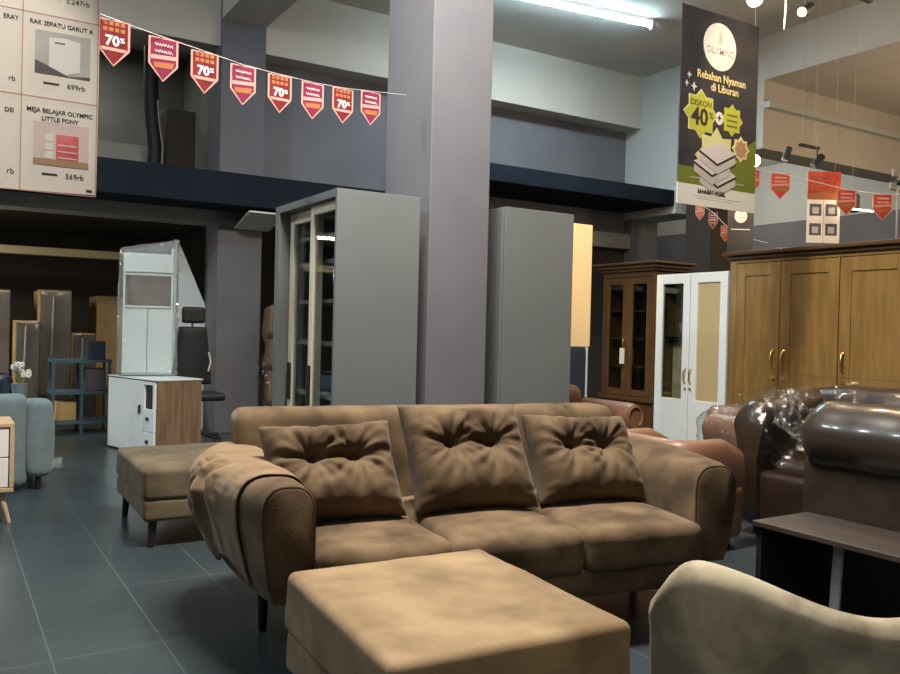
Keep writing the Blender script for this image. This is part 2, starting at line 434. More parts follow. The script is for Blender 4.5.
# tufted pillows
def pillow_mesh(wd, ht, th, seed, tufts):
    nx, ny = 72, 60
    mb = MB(); rows = {}
    vs = []; fs = []
    def P(i, j, sgn):
        u = -1 + 2 * i / nx; v = -1 + 2 * j / ny
        ex = (1 - abs(u) ** 3.2); ey = (1 - abs(v) ** 3.2)
        t = th / 2 * (max(ex, 0) ** .48) * (max(ey, 0) ** .48)
        x = u * wd / 2 * (1 - .075 * (1 - v * v) * abs(u) ** 3)
        z = v * ht / 2 * (1 - (.17 if v > 0 else .06) * (1 - u * u) * abs(v) ** 3)
        edge = max(0, min(1, (1 - max(abs(u), abs(v))) * 5))
        if sgn > 0:
            dd = 0
            for (tx, tz) in tufts:
                dx, dz = x - tx, z - tz
                r = math.hypot(dx, dz)
                an = math.atan2(dz, dx)
                dd += .062 * math.exp(-(r / .035) ** 1.2)
                dd += .030 * math.exp(-(r / .10) ** 2)
                dd += (.0065 * math.cos(an * 8 + seed + 2 * fbm(x * 6, z * 6, seed)) + .004 * math.cos(an * 15 + 2 * seed + r * 22)) * math.exp(-((r - .10) / .075) ** 2)
            if len(tufts) == 2:
                (x0, z0), (x1, z1) = tufts
                # crease along the row of buttons
                zz = z0 + (z1 - z0) * (x - x0) / (x1 - x0)
                inside = 1 if x0 < x < x1 else math.exp(-(min(abs(x - x0), abs(x - x1)) / .09))
                dd += .026 * math.exp(-((z - zz) / .018) ** 2) * inside
            t = max(t - dd, .012 * edge)
            t += .005 * edge * fbm(x * 9 + seed * 3, z * 9, seed)
            # crimps close to the border
            t += .004 * math.sin(z * 110 + 3 * fbm(z * 9, seed, 2)) * math.exp(-((1 - abs(u)) / .22) ** 2) * edge
        return (x, -sgn * t, z)
    idx = {}
    for sgn in (1, -1):
        for i in range(nx + 1):
            for j in range(ny + 1):
                bord = i in (0, nx) or j in (0, ny)
                key = (i, j, 0 if bord else sgn)
                if key not in idx:
                    p = P(i, j, sgn); idx[key] = len(vs)
                    vs.append((p[0], 0, p[2]) if bord else p)
    for sgn in (1, -1):
        for i in range(nx):
            for j in range(ny):
                q = []
                for (a, b) in ((i, j), (i + 1, j), (i + 1, j + 1), (i, j + 1)):
                    bord = a in (0, nx) or b in (0, ny)
                    q.append(idx[(a, b, 0 if bord else sgn)])
                fs.append(tuple(q) if sgn > 0 else tuple(reversed(q)))
    return mb.add(vs, fs)
pl = [(.325, .55, .43, .455, 'brown tufted pillow leaning at the left end of the sofa, beside the draped arm', .74, 1, .0, -.035),
      (.932, .565, .50, .455, 'brown tufted pillow in the middle of the sofa, its top corners sticking up', .70, 2, .0, 0),
      (1.495, .54, .44, .455, 'brown tufted pillow leaning beside the right arm of the sofa', .70, 3, .0, .03)]
for (u, wd, ht, zb, lab, w0, sd, tw, roll) in pl:
    tl = math.radians(33)
    g = thing('pillow', lab, 'pillow', sp(u, w0 - .03, zb + .005), RS, 'tufted pillows on the brown sofa')
    tu = [(-.085, .035), (.085, .035)]
    if sd == 2: tu = [(-.095, .035), (.095, .035)]
    mb = pillow_mesh(wd, ht, .26, sd, tu)
    MT = Matrix.Rotation(-tl, 4, 'X') @ Matrix.Rotation(roll, 4, 'Y') @ Matrix.Translation((0, 0, ht / 2))
    mb.xform(MT).build('cover', M['suede'], g, angle=180)
    bm = MB()
    for (tx, tz) in tu:
        b = MB().soft((tx, -.030, tz), (.018, .010, .018), .006, 2, 3).xform(MT)
        b.build('button', M['suede'], g)

# cloth hanging over the outer side of the left arm
def cloth_mb():
    rings = []
    base = arm_rings(-1)
    NW, NP = 60, 64
    def arm_pt(s, p):
        i = max(q for q in range(24) if ARM_S[q] <= s); f = (s - ARM_S[i]) / (ARM_S[i + 1] - ARM_S[i])
        ra, rb = base[i], base[i + 1]
        prof_a, prof_b = ra[4:21], rb[4:21]
        q = p * (len(prof_a) - 1); j = min(len(prof_a) - 2, int(q)); g = q - j
        def L(a, b, t): return Vector(a) * (1 - t) + Vector(b) * t
        return L(L(prof_a[j], prof_a[j + 1], g), L(prof_b[j], prof_b[j + 1], g), f)
    for iw in range(NW + 1):
        a = iw / NW
        ring = []
        for ip in range(NP + 1):
            p = ip / NP
            s = .04 + .80 * a
            s += .03 * math.sin(p * 5 + 1) * (a - .5)
            pmax = .96 - .03 * math.sin(a * 9 + 1.0)
            pp = p * pmax
            P = arm_pt(min(max(s, 0), 1), pp)
            P1 = arm_pt(min(max(s, 0), 1), max(pp - .01, 0)); P2 = arm_pt(min(max(s, 0), 1), min(pp + .01, 1))
            tg = (P2 - P1).normalized() if (P2 - P1).length > 1e-6 else Vector((0, 0, -1))
            nrm = Vector((tg.z, 0, -tg.x)).normalized()
            if nrm.x > 0 and pp > .55: nrm = -nrm
            if pp <= .55 and nrm.z < 0: nrm = -nrm
            drop = max(0, (p - .42) / .58)
            fold = (math.sin(a * 30 + 5 * fbm(p * 2.5, a * 2, 1) + p * 5) * .5 + .5) ** 1.5
            gather = math.exp(-((a - .48) / .24) ** 2)
            h = .007 + drop ** .5 * (1 - max(0, p - .8) / .2 * .75) * gather * (.046 * fold + .03 * max(0, fbm(a * 8, p * 9, 4))) + .003 * fbm(a * 14, p * 9, 5)
            h = max(h, .006)
            ring.append(P + nrm * h)
        rings.append(ring)
    return MB().loft(rings, closed=False, caps=False)
o = bpy.data.objects.new('tmp', None)
cl = cloth_mb().build('arm_throw', M['cloth'], None, angle=180)
cl.location = SO; cl.rotation_euler = (0, 0, RS)
sm = cl.modifiers.new('thick', 'SOLIDIFY'); sm.thickness = .004; sm.offset = 1
tag(cl, 'crumpled tan suede throw draped over the left arm of the brown sofa', 'throw')

# ------------------------------------------------------------------ ottomans
def ottoman(label, loc, rz, wx, wy, zt, leg_h, m, grp, inset):
    t = thing('ottoman', label, 'ottoman', loc, rz, grp)
    H = zt - leg_h
    h1 = H * .62
    def crown(x, y, z, nx, ny, nz):
        k = .004 * fbm(x * 5, y * 5, z * 5 + 2)
        return (x + k * nx, y + k * ny, z + max(nz, 0) * .012 * (1 - nx ** 2) * (1 - ny ** 2) + k * .6)
    MB().soft((0, 0, zt - h1 / 2), (wx, wy, h1), .028, 14, 5, crown).build('seat_cushion', m, t)
    MB().soft((0, 0, leg_h + (H - h1) / 2), (wx * .985, wy * .985, H - h1 + .01), .02, 8, 3, wob(.004, 5)).build('base', m, t)
    for sx in (-1, 1):
        for sy in (-1, 1):
            x, y = sx * (wx / 2 - inset), sy * (wy / 2 - inset)
            MB().tube([(x + sx * .01, y + sy * .01, 0), (x, y, leg_h + .01)], [.017, .026], 12).build('leg', M['leg'], t)
    return t
ottoman('square tan brown suede ottoman pushed against the front of the sofa', (1.298, 2.098, 0), math.radians(-3.5), .73, .84, .43, .12, M['suede_lit'], 'suede ottomans', .06)
ottoman('olive brown suede ottoman on dark legs standing behind the draped sofa arm', (1.30, 5.06, 0), math.radians(-1), .70, .92, .43, .15, M['olive'], 'suede ottomans', .06)

# ------------------------------------------------------------------ beige armchair in front, seen from behind
t = thing('armchair', 'beige velvet armchair with a dipped wing back, closest to the camera', 'armchair', (1.524, .878, 0), math.radians(-31.6))
def wing_mb():
    ns = 64; rings = []
    for i in range(ns + 1):
        s = -1 + 2 * i / ns
        a = abs(s)
        # plan: wraps forward at both ends
        cx = .405 * math.sin(s * 1.0) / math.sin(1.0); cy = .13 * (a ** 2.4)
        nrm = Vector((.48 * math.cos(s * 1.0), .31 * a ** 1.4 * (1 if s > 0 else -1) * .9, 0)).normalized()
        nrm = Vector((-nrm.y, nrm.x, 0)); nrm = nrm if nrm.y > 0 else -nrm     # towards the seat
        zt = .690 + .083 * (.5 - .5 * math.cos(min(a / .80, 1) * PI)) ** .9
        if a > .74: zt -= .085 * ((a - .74) / .26) ** 3.4
        th = .10 if a < .9 else .10 * math.sqrt(max(.05, 1 - ((a - .9) / .1) ** 2))
        prof = []
        zb = .16
        nb = 10
        for k in range(nb + 1):                               # outer face, bottom to top
            z = zb + (zt - .05 - zb) * k / nb
            prof.append((0 - .03 * (z - .16) / .6, z))
        for k in range(1, 10):
            an = PI - PI * k / 10
            prof.append((-.03 + th / 2 + th / 2 * math.cos(an), zt - .05 + .05 * math.sin(an)))
        for k in range(nb + 1):
            z = zt - .05 - (zt - .05 - zb) * k / nb
            prof.append((th - .03 * (z - .16) / .6, z))
        ring = []
        for (d, z) in prof:
            k = .004 * fbm(cx * 6 + 2, z * 6, 8)
            ring.append(Vector((cx, cy, z)) + nrm * (d + k))
        rings.append(ring)
    return MB().loft(rings)
wing_mb().build('back_shell', M['beige'], t, angle=180)
MB().soft((0, .32, .33), (.56, .44, .18), .06, 8, 4).build('seat_cushion', M['beige'], t)
MB().soft((0, .31, .19), (.58, .44, .10), .03, 6, 3).build('base', M['beige'], t)
for (x, y) in ((-.24, .16), (.24, .16), (-.24, .46), (.24, .46)):
    MB().tube([(x, y, 0), (x, y, .15)], [.015, .022], 10).build('leg', M['leg'], t)

# ------------------------------------------------------------------ low dark table
t = thing('low_table', 'low dark brown open table in front of the dark leather seats', 'table', (3.18, 1.645, 0))
box('table_top', M['tabletop'], t, -.19, .19, -.75, .70, .405, .43, .004)
box('side_panel', M['black'], t, -.17, .17, .665, .69, 0, .405)
box('side_panel', M['black'], t, -.17, .17, -.74, -.715, 0, .405)
box('back_panel', M['black'], t, .155, .17, -.715, .665, .03, .405)
box('shelf', M['black'], t, -.16, .155, -.715, .665, .05, .068)
t = thing('wrapping_strip', 'upright clear plastic strip inside the low dark table', 'packaging', (3.06, 2.0, .069))
MB().box(-.006, .006, -.02, .02, 0, .33).xform(Matrix.Rotation(.05, 4, 'X')).build('strip', M['wrap'], t, smooth=False)

# ------------------------------------------------------------------ dark leather sofas at the right
t = thing('leather_sofa', 'dark leather sofa seen from behind, thick glossy roll over a suede back panel', 'sofa', (3.75, 1.64, 0))
def roll_rings():
    rings = []
    N = 40
    for i in range(N + 1):
        s = i / N
        y = .86 - 1.72 * s
        e = min(s, 1 - s) * 1.72
        f = math.sqrt(max(0.02, 1 - max(0, 1 - e / .12) ** 2))
        rib = .010 * abs(math.sin(s * PI * 7)) ** .35 - .01
        rings.append([(-.15 + (.17 * f + rib) * math.cos(a) * (1.0), y, .755 + (.172 * f + rib) * math.sin(a)) for a in [2 * PI * k / 28 for k in range(28)]])
    return rings
MB().loft(roll_rings()).build('top_roll', M['leather_black'], t, angle=180)
MB().soft((-.16, 0, .36), (.20, 1.66, .60), .04, 10, 4).build('back_panel', M['suede_dark'], t)
MB().soft((.10, 0, .25), (.46, 1.66, .34), .04, 10, 4).build('seat', M['leather'], t)
for sy in (-1, 1):
    MB().soft((.10, sy * .74, .42), (.46, .19, .42), .08, 8, 5).build('armrest', M['leather'], t)
for (x, y) in ((-.2, -.7), (-.2, .7), (.3, -.7), (.3, .7)):
    MB().tube([(x, y, 0), (x, y, .09)], .022, 10).build('leg', M['leg'], t)

t = thing('leather_sofa', 'dark leather sofa wrapped in clear plastic, in front of the honey wood wardrobe', 'sofa', (4.68, 2.52, 0))
MB().soft((0, 0, .24), (.80, 1.90, .32), .04, 10, 4).build('base', M['leather'], t)
def cush(x, y, z, nx, ny, nz): return (x, y, z + max(0, nz) * .035 * (1 - nx ** 2) * (1 - ny ** 2))
for k in range(2):
    MB().soft((-.10, .37 - .74 * k, .42), (.54, .72, .12), .05, 10, 4, cush).build('seat_cushion', M['leather'], t)
def backd(x, y, z, nx, ny, nz):
    rib = .012 * abs(math.sin((y + .95) * PI / .24)) ** .4
    x += .07 * (z + .3) / .6
    return (x + nx * rib * .6, y, z + max(nz, 0) * rib - .05 * max(0, abs(ny) - .75) / .25 * max(nz, 0))
MB().soft((.24, 0, .60), (.28, 1.92, .62), .13, 40, 6, backd).build('backrest', M['leather'], t)
def wrapped_arm(sy):
    rings = []
    for k in range(17):
        s = k / 16; x = -.43 + .80 * s
        top = .815 + .085 * s
        f = 1 if 0 < k < 16 else .9
        prof = []
        for (yy, zz) in [(.08, .06), (.075, .3), (.07, .48), (.085, .56)]: prof.append((yy, zz))
        n = 14
        for j in range(n + 1):
            a = -.5 + (PI + 1.0) * j / n
            prof.append((.115 * math.cos(a) * 1.0, top - .115 + .115 * math.sin(a)))
        for (yy, zz) in [(-.085, .56), (-.07, .48), (-.075, .3), (-.08, .06)]: prof.append((yy, zz))
        rings.append([(x, sy * .86 + yy * f * 1.05, .38 + (zz - .38) * f) for yy, zz in prof])
    return rings
for sy in (-1, 1):
    MB().loft(wrapped_arm(sy)).build('armrest', M['leather'], t, angle=70)
for (x, y) in ((-.33, -.85), (-.33, .85), (.33, -.85), (.33, .85)):
    MB().tube([(x, y, 0), (x, y, .09)], .025, 10).build('leg', M['leg'], t)
# plastic film drawn over arm, seat and back
def film():
    rings = []
    NU, NV = 70, 60
    for i in range(NU + 1):
        y = 1.02 - 1.6 * i / NU
        ring = []
        for j in range(NV + 1):
            q = j / NV
            # path: front low -> seat front -> seat -> up the back -> over the top
            pts = [(-.46, .10), (-.465, .44), (-.40, .515), (-.02, .53), (.08, .70), (.15, .90), (.26, .97), (.42, .95)]
            arm = [(-.47, .10), (-.475, .50), (-.47, .70), (-.38, .85), (-.1, .88), (.12, .93), (.26, .97), (.42, .95)]
            k = q * (len(pts) - 1); a = min(int(k), len(pts) - 2); f = k - a
            p1 = Vector((pts[a][0] * (1 - f) + pts[a + 1][0] * f, pts[a][1] * (1 - f) + pts[a + 1][1] * f, 0))
            p2 = Vector((arm[a][0] * (1 - f) + arm[a + 1][0] * f, arm[a][1] * (1 - f) + arm[a + 1][1] * f, 0))
            e = 1 / (1 + math.exp(-(y - .66) * 28))
            p = p1.lerp(p2, e)
            loc = .12 + 1.0 * math.exp(-((y - .62) / .20) ** 2) * math.exp(-((q - .52) / .22) ** 2)
            n_ = loc * (fbm(y * 9, q * 9, 3) * .035 + .02 * abs(fbm(y * 20, q * 16, 9)))
            ring.append((p.x - abs(n_) - .004, y, p.y + abs(n_) * .8))
        rings.append(ring)
    return MB().loft(rings, closed=False, caps=False)
film().build('plastic_film', M['wrap_thin'], t, angle=30)
# crumpled loose film inside the arm corner
def crumple():
    rings = []
    for i in range(45):
        a = i / 44
        ring = []
        for j in range(45):
            b = j / 44
            x = -.36 + .50 * a
            y = .80 - .50 * b * (1 - .35 * a)
            z = .90 - .40 * math.sin(b * PI / 2) ** .7 + .12 * a * b
            n1 = .05 * fbm(a * 4, b * 4, 2) + .035 * abs(fbm(a * 9 + b * 4, b * 5, 6)) - .02
            ring.append((x + n1 * .5, y - n1, z + n1 * .6))
        rings.append(ring)
    return MB().loft(rings, closed=False, caps=False)
crumple().build('loose_film', M['wrap_glint'], t, angle=25)

# ------------------------------------------------------------------ tan leather seats
t = thing('armchair', 'low tan leather armchair with a rounded back, just behind the right sofa arm', 'armchair', (3.71, 3.50, 0))
MB().soft((0, 0, .22), (.50, .70, .32), .05, 8, 4).build('base', M['tan'], t)
MB().soft((.04, 0, .40), (.38, .44, .10), .045, 8, 4).build('seat_cushion', M['tan'], t)
def tub():
    path = [(.25, -.28), (.10, -.28), (-.06, -.28)]
    for k in range(1, 8): path.append((-.06 - .13 * math.sin(PI / 2 * k / 8), -.15 - .13 * math.cos(PI / 2 * k / 8)))
    path += [(-.19, -.15), (-.19, 0)]
    path = path + [(x, -y) for x, y in reversed(path[:-1])]
    rings = []
    for i, (x, y) in enumerate(path):
        a = Vector(path[max(i - 1, 0)]); b = Vector(path[min(i + 1, len(path) - 1)])
        tg = (b - a).normalized(); n = Vector((tg.y, -tg.x))
        e = .75 if i in (0, len(path) - 1) else 1
        ring = []
        for k in range(28):
            an = 2 * PI * k / 28; ca, sa = math.cos(an), math.sin(an)
            q = .075 * e * math.copysign(abs(ca) ** .7, ca)
            z = .37 + .26 * e * math.copysign(abs(sa) ** .55, sa)
            ring.append((x + n.x * q, y + n.y * q, z))
        rings.append(ring)
    return MB().loft(rings)
tub().build('backrest', M['tan'], t, angle=70)
for (x, y) in ((-.2, -.29), (-.2, .29), (.2, -.29), (.2, .29)):
    MB().tube([(x, y, 0), (x, y, .07)], [.022, .026], 12).build('foot', M['steel'], t)

def scroll_chair(name, label, loc, rz, zt, wrap=False):
    t = thing(name, label, 'armchair', loc, rz)
    MB().soft((0, 0, .24), (.72, .66, .34), .05, 8, 4).build('base', M['tan'], t)
    MB().soft((0, -.05, .44), (.50, .56, .12), .05, 8, 4).build('seat_cushion', M['tan'], t)
    MB().soft((0, .30, zt * .55), (.66, .20, zt * .88), .09, 10, 6).build('backrest', M['tan'], t)
    for sx in (-1, 1):
        rings = []
        for k in range(13):
            y = -.36 + .64 * k / 12; f = 1 if 0 < k < 12 else .88
            prof = [(-.06, .09), (-.06, .42)]
            for j in range(19):
                a = PI + .55 - (PI + 1.1) * j / 18
                prof.append((.10 * math.cos(a) * f, .555 + .11 * math.sin(a) * f))
            prof += [(.06, .42), (.06, .09)]
            rings.append([(sx * .36 + x, y, z) for x, z in reversed(prof)])
        ar = MB().loft(rings).build('armrest', M['tan'], t, angle=70)
        MB().tube([(sx * .36 + .075 * math.cos(a), -.366, .55 + .085 * math.sin(a)) for a in [-.9 + (PI + 1.8) * q / 24 for q in range(25)]], .009, 8).build('scroll_welt', M['tan'], ar)
    for (x, y) in ((-.3, -.28), (.3, -.28), (-.3, .28), (.3, .28)):
        MB().tube([(x, y, 0), (x, y, .09)], .022, 10).build('leg', M['leg'], t)
    return t
scroll_chair('armchair', 'tan leather armchair with a scroll arm behind the right end of the sofa back', (4.36, 5.2, 0), 0, .78)
t = scroll_chair('armchair', 'tan leather armchair under crumpled clear plastic, before the white cabinet', (5.02, 3.86, 0), 0, .72); t.scale = (.85, .80, 1)
def film_d(x, y, z, nx, ny, nz):
    k = .02 * fbm(x * 9, y * 9, z * 9) + .012 * abs(fbm(x * 22, y * 22, z * 22))
    return (x + nx * k, y + ny * k, z + nz * k)
MB().soft((0, -.02, .41), (.96, .76, .62), .12, 26, 5, film_d).build('plastic_film', M['wrap_glint'], t, angle=30)

# ------------------------------------------------------------------ wardrobes and cabinets
# grey wardrobe with cream glazed doors, facing the aisle
t = thing('wardrobe', 'tall grey wardrobe with cream framed glass doors left of the front column', 'wardrobe', (1.87, 4.27, 0))
D, Wd, H = .53, .99, 1.99
mb = MB(); mb.box(0, D, 0, .025, 0, H); mb.box(0, D, Wd - .07, Wd, 0, H); mb.box(0, D, .025, Wd - .07, H - .045, H)
mb.box(0, D, .025, Wd - .07, 0, .08)
mb.build('carcass', M['grey_board'], t, smooth=False, bevel=.002)
box('back_board', M['shelf'], t, D - .02, D - .002, .025, Wd - .07, .08, H - .045)
for z in (.42, .78, 1.10, 1.36, 1.60, 1.76):
    box('shelf', M['shelf'], t, .12, D - .02, .025, Wd - .07, z, z + .022)
def door(t, y0, y1, x, z0, z1, st, m, pane, handle_y, hm, top=None):
    mb = MB(); top = top or st
    mb.box(x, x + .03, y0, y0 + st, z0, z1); mb.box(x, x + .03, y1 - st, y1, z0, z1)
    mb.box(x, x + .03, y0 + st, y1 - st, z1 - top, z1); mb.box(x, x + .03, y0 + st, y1 - st, z0, z0 + top)
    d = mb.build('door', m, t, smooth=False, bevel=.003)
    box('pane', pane, d, x + .012, x + .018, y0 + st, y1 - st, z0 + top, z1 - top)
    if hm:
        MB().box(x - .022, x, handle_y - .012, handle_y + .012, .74, .98).build('handle', hm, d, smooth=False, bevel=.004)
    return d
door(t, .03, .47, .035, .085, H - .05, .055, M['cream'], M['glass'], .43, M['black'])
door(t, .43, .915, .075, .085, H - .05, .07, M['cream'], M['glass'], .86, M['black'])
# folded linen inside
for k, (y, z, m) in enumerate(((.22, 1.122, 'pic_tan'), (.2, .802, 'bluegrey'), (.66, .802, 'bluegrey'))):
    o = MB().soft((0, 0, .05), (.22, .26, .10), .03, 4, 3, wob(.01, 8)).build('folded_linen', M[m], None)
    o.location = (2.2, 4.27 + y, z)
    tag(o, ['folded brown linen on an upper shelf in the glazed grey wardrobe',
            'folded blue grey linen near the front door of the glazed grey wardrobe',
            'folded blue grey linen behind the far door of the glazed grey wardrobe'][k], 'linen', 'linen inside the glazed wardrobe')

t = thing('wardrobe', 'plain tall grey wardrobe right of the front column', 'wardrobe', (3.12, 4.45, 0))
mb = MB(); mb.box(.022, .60, 0, 1.0, 0, 2.03)
mb.build('carcass', M['grey_board'], t, smooth=False, bevel=.003)
for k in range(2):
    d = box('door', M['grey_board'], t, 0, .02, .005 + .5 * k, .495 + .5 * k, .06, 2.02, .002)
    MB().box(-.02, 0, .46 + .06 * k, .475 + .06 * k, .9, 1.1).build('handle', M['steel'], d, smooth=False)

# cream panel standing on a navy cabinet
t = thing('cabinet', 'navy cabinet under the cream board behind the plain grey wardrobe', 'cabinet', (5.05, 6.05, 0))
box('body', M['navy'], t, -.3, .19, 0, .4, 0, 1.08, .004)
box('edge_strip', M['white_trim'], t, .19, .215, -.005, .4, 0, 1.08)
box('door', M['navy'], t, -.29, .18, -.018, 0, .05, 1.05, .003)
o = box('display_board', M['cream_panel'], None, 4.75, 5.335, 6.1, 6.14, 1.082, 2.25, .004)
tag(o, 'tall cream board standing on the navy cabinet', 'board')
t = thing('magazine_rack', 'slim black rack with pale papers right of the navy cabinet', 'rack', (5.42, 6.4, 0))
box('frame', M['black'], t, -.06, .10, 0, .3, 0, 1.05, .003)
for z in (.62, .82, .98):
    MB().box(-.05, .09, -.015, 0, z, z + .05).build('paper', M['pic_white'], t, smooth=False)

# teak glass cabinet
t = thing('display_cabinet', 'brown teak display cabinet with two glazed doors and a hanging tag', 'cabinet', (6.3, 6.22, 0))
D, Wd = .5, .78
mb = MB(); mb.box(0, D, 0, .03, .05, 1.88); mb.box(0, D, Wd - .03, Wd, .05, 1.88); mb.box(0, D, .03, Wd - .03, 1.82, 1.88); mb.box(0, D, .03, Wd - .03, .05, .52)
mb.box(D - .02, D, .03, Wd - .03, .5, 1.84)
mb.build('carcass', M['teak'], t, smooth=False, bevel=.003)
mb = MB(); mb.box(-.03, D, -.03, Wd + .03, 1.88, 1.91); mb.box(-.055, D + .01, -.055, Wd + .055, 1.91, 1.95); mb.box(-.09, D + .02, -.09, Wd + .09, 1.95, 1.975)
mb.build('cornice', M['teak'], t, smooth=False, bevel=.006)
mb = MB(); mb.box(-.035, D, -.02, Wd + .02, .50, .545); mb.box(-.02, D, -.02, Wd + .02, 0, .09)
mb.build('waist_moulding', M['teak'], t, smooth=False, bevel=.006)
for z in (.85, 1.15, 1.45):
    box('shelf', M['teak'], t, .06, D - .02, .03, Wd - .03, z, z + .02)
for k in range(2):
    door(t, .035 + k * .355, .385 + k * .355, -.005, .55, 1.815, .07, M['teak'], M['glass_dark'], 0, None)
for k in range(2):
    box('drawer', M['teak'], t, -.012, 0, .04 + .36 * k, .38 + .36 * k, .13, .47, .006)
MB().tube([(-.02, .40, 1.18), (-.045, .40, 1.14), (-.045, .40, 1.08), (-.02, .40, 1.04)], .008, 8).build('handle', M['brass'], t)
o = MB().box(-.004, .004, -.035, .035, -.17, 0).build('price_tag', M['pic_white'], None, smooth=False, bevel=.002)
o.location = (6.245, 6.62, 1.06); tag(o, 'white paper tag hanging from the teak display cabinet handle', 'tag')

# white cabinet: one glass door and one rattan door
t = thing('wardrobe', 'slim white cabinet with one dark glass door and one woven rattan door', 'cabinet', (5.5, 4.61, 0))
D, Wd, H = .42, .80, 1.755
mb = MB(); mb.box(.03, D, 0, .02, 0, H); mb.box(.03, D, Wd - .02, Wd, 0, H); mb.box(.03, D, .02, Wd - .02, H - .02, H); mb.box(.03, D, .02, Wd - .02, 0, .06); mb.box(D - .015, D, .02, Wd - .02, .06, H - .02)
mb.build('carcass', M['oak'], t, smooth=False, bevel=.002)
def wdoor(y0, y1, pane, hy):
    mb = MB(); st = .075
    z0, z1, zp = .05, H - .005, .66
    mb.box(0, .028, y0, y0 + st, z0, z1); mb.box(0, .028, y1 - st, y1, z0, z1); mb.box(0, .028, y0 + st, y1 - st, z1 - .085, z1)
    mb.box(0, .028, y0 + st, y1 - st, z0, zp)
    d = mb.build('door', M['white'], t, smooth=False, bevel=.004)
    box('panel', pane, d, .014, .02, y0 + st, y1 - st, zp, z1 - .085)
    MB().tube([(0, hy, .80), (-.028, hy, .825), (-.028, hy, .90), (0, hy, .925)], .007, 8).build('handle', M['brass'], d)
    MB().tube([(0, hy, .755), (-.012, hy, .755)], .012, 10).build('keyhole', M['brass'], d)
wdoor(.005, .395, M['rattan'], .37)
wdoor(.405, .795, M['glass_dark'], .43)
box('inner_board', M['cream_panel'], t, .2, .215, .56, .77, .1, 1.15)
for z in (.6, 1.2):
    box('shelf', M['inside'], t, .08, D - .015, .02, Wd - .02, z, z + .018)
MB().tube([(.16, .50, .75), (.18, .56, 1.05), (.15, .64, 1.32)], .02, 8).build('hanging_rail', M['lintel'], t)

# honey wardrobe with four doors
t = thing('wardrobe', 'wide honey brown wooden wardrobe with panelled doors and brass handles', 'wardrobe', (5.45, 2.45, 0))
D, Wd, H = .58, 2.1, 1.83
mb = MB(); mb.box(.03, D, 0, Wd, .06, H); mb.box(.0, .03, Wd - .065, Wd, .06, H); mb.box(0, .03, 0, .06, .06, H); mb.box(0, .03, .06, Wd - .065, 1.80, H); mb.box(0, .03, .06, Wd - .065, .06, .12)
mb.build('carcass', M['oak'], t, smooth=False, bevel=.003)
mb = MB(); mb.box(-.025, D + .01, -.02, Wd + .02, H, H + .03); mb.box(-.055, D + .02, -.05, Wd + .05, H + .03, H + .062)
mb.build('cornice', M['oak_dark'], t, smooth=False, bevel=.008)
box('plinth', M['oak_dark'], t, -.01, D, 0, Wd, 0, .06)
db = [2.035, 1.622, 1.135, .63, .065]
for k in range(4):
    y1, y0 = db[k] - .004, db[k + 1] + .004
    z0, z1, st = .125, 1.795, .085
    mb = MB(); mb.box(-.004, .024, y0, y0 + st, z0, z1); mb.box(-.004, .024, y1 - st, y1, z0, z1)
    mb.box(-.004, .024, y0 + st, y1 - st, z1 - .10, z1); mb.box(-.004, .024, y0 + st, y1 - st, z0, z0 + .10)
    d = mb.build('door', M['oak'], t, smooth=False, bevel=.004)
    MB().box(.006, .016, y0 + st, y1 - st, z0 + .10, z1 - .10).build('panel', M['oak'], d, smooth=False)
    hy = (y0 + .045) if k == 0 else (y1 - .042)
    hb = MB().tube([(-.004, hy, .985), (-.03, hy, 1.0), (-.04, hy, 1.05), (-.03, hy, 1.10), (-.004, hy, 1.115)], [.011, .007, .009, .007, .011], 10)
    hb.build('handle', M['brass'], d)
    MB().tube([(-.004, hy, .905), (-.014, hy, .905)], .017, 14).build('keyhole', M['brass'], d)

# ------------------------------------------------------------------ left side of the hall
# white and wood tv cabinet, turned a little
TV = Vector((1.65, 7.67, 0)); AT = math.atan2(.25, .88)   # local y runs along the white front
t = thing('tv_cabinet', 'white fronted low cabinet with brown wood grain sides by the rear column', 'cabinet', TV, math.atan2(-.25, .0) * 0 + math.radians(15.9))
mb = MB(); mb.box(.02, .46, 0, .03, 0, .69); mb.box(.02, .46, .89, .92, 0, .69); mb.box(.02, .46, .03, .89, 0, .05)
mb.build('side_panel', M['wood_side'], t, smooth=False, bevel=.002)
box('worktop', M['white_trim'], t, -.005, .47, -.005, .925, .69, .70, .002)
box('back_panel', M['white_trim'], t, .44, .455, .03, .89, .05, .69)
box('door', M['white'], t, 0, .02, .50, .915, .02, .68, .003)
for (z0, z1) in ((.02, .22), (.225, .43)):
    d = box('drawer', M['white'], t, 0, .02, .02, .24, z0, z1, .003)
    MB().box(-.02, 0, .12, .14, (z0 + z1) / 2, (z0 + z1) / 2 + .03).build('knob', M['black'], d, smooth=False)
d = box('door', M['white'], t, 0, .02, .25, .49, .02, .68, .003)
MB().box(-.018, 0, .27, .285, .38, .46).build('handle', M['black'], d, smooth=False)
mb = MB(); mb.box(0, .02, .02, .05, .43, .68); mb.box(0, .02, .21, .24, .43, .68); mb.box(0, .02, .05, .21, .65, .68)
mb.build('niche_frame', M['white'], t, smooth=False)
box('niche', M['black'], t, .02, .3, .03, .24, .43, .68)

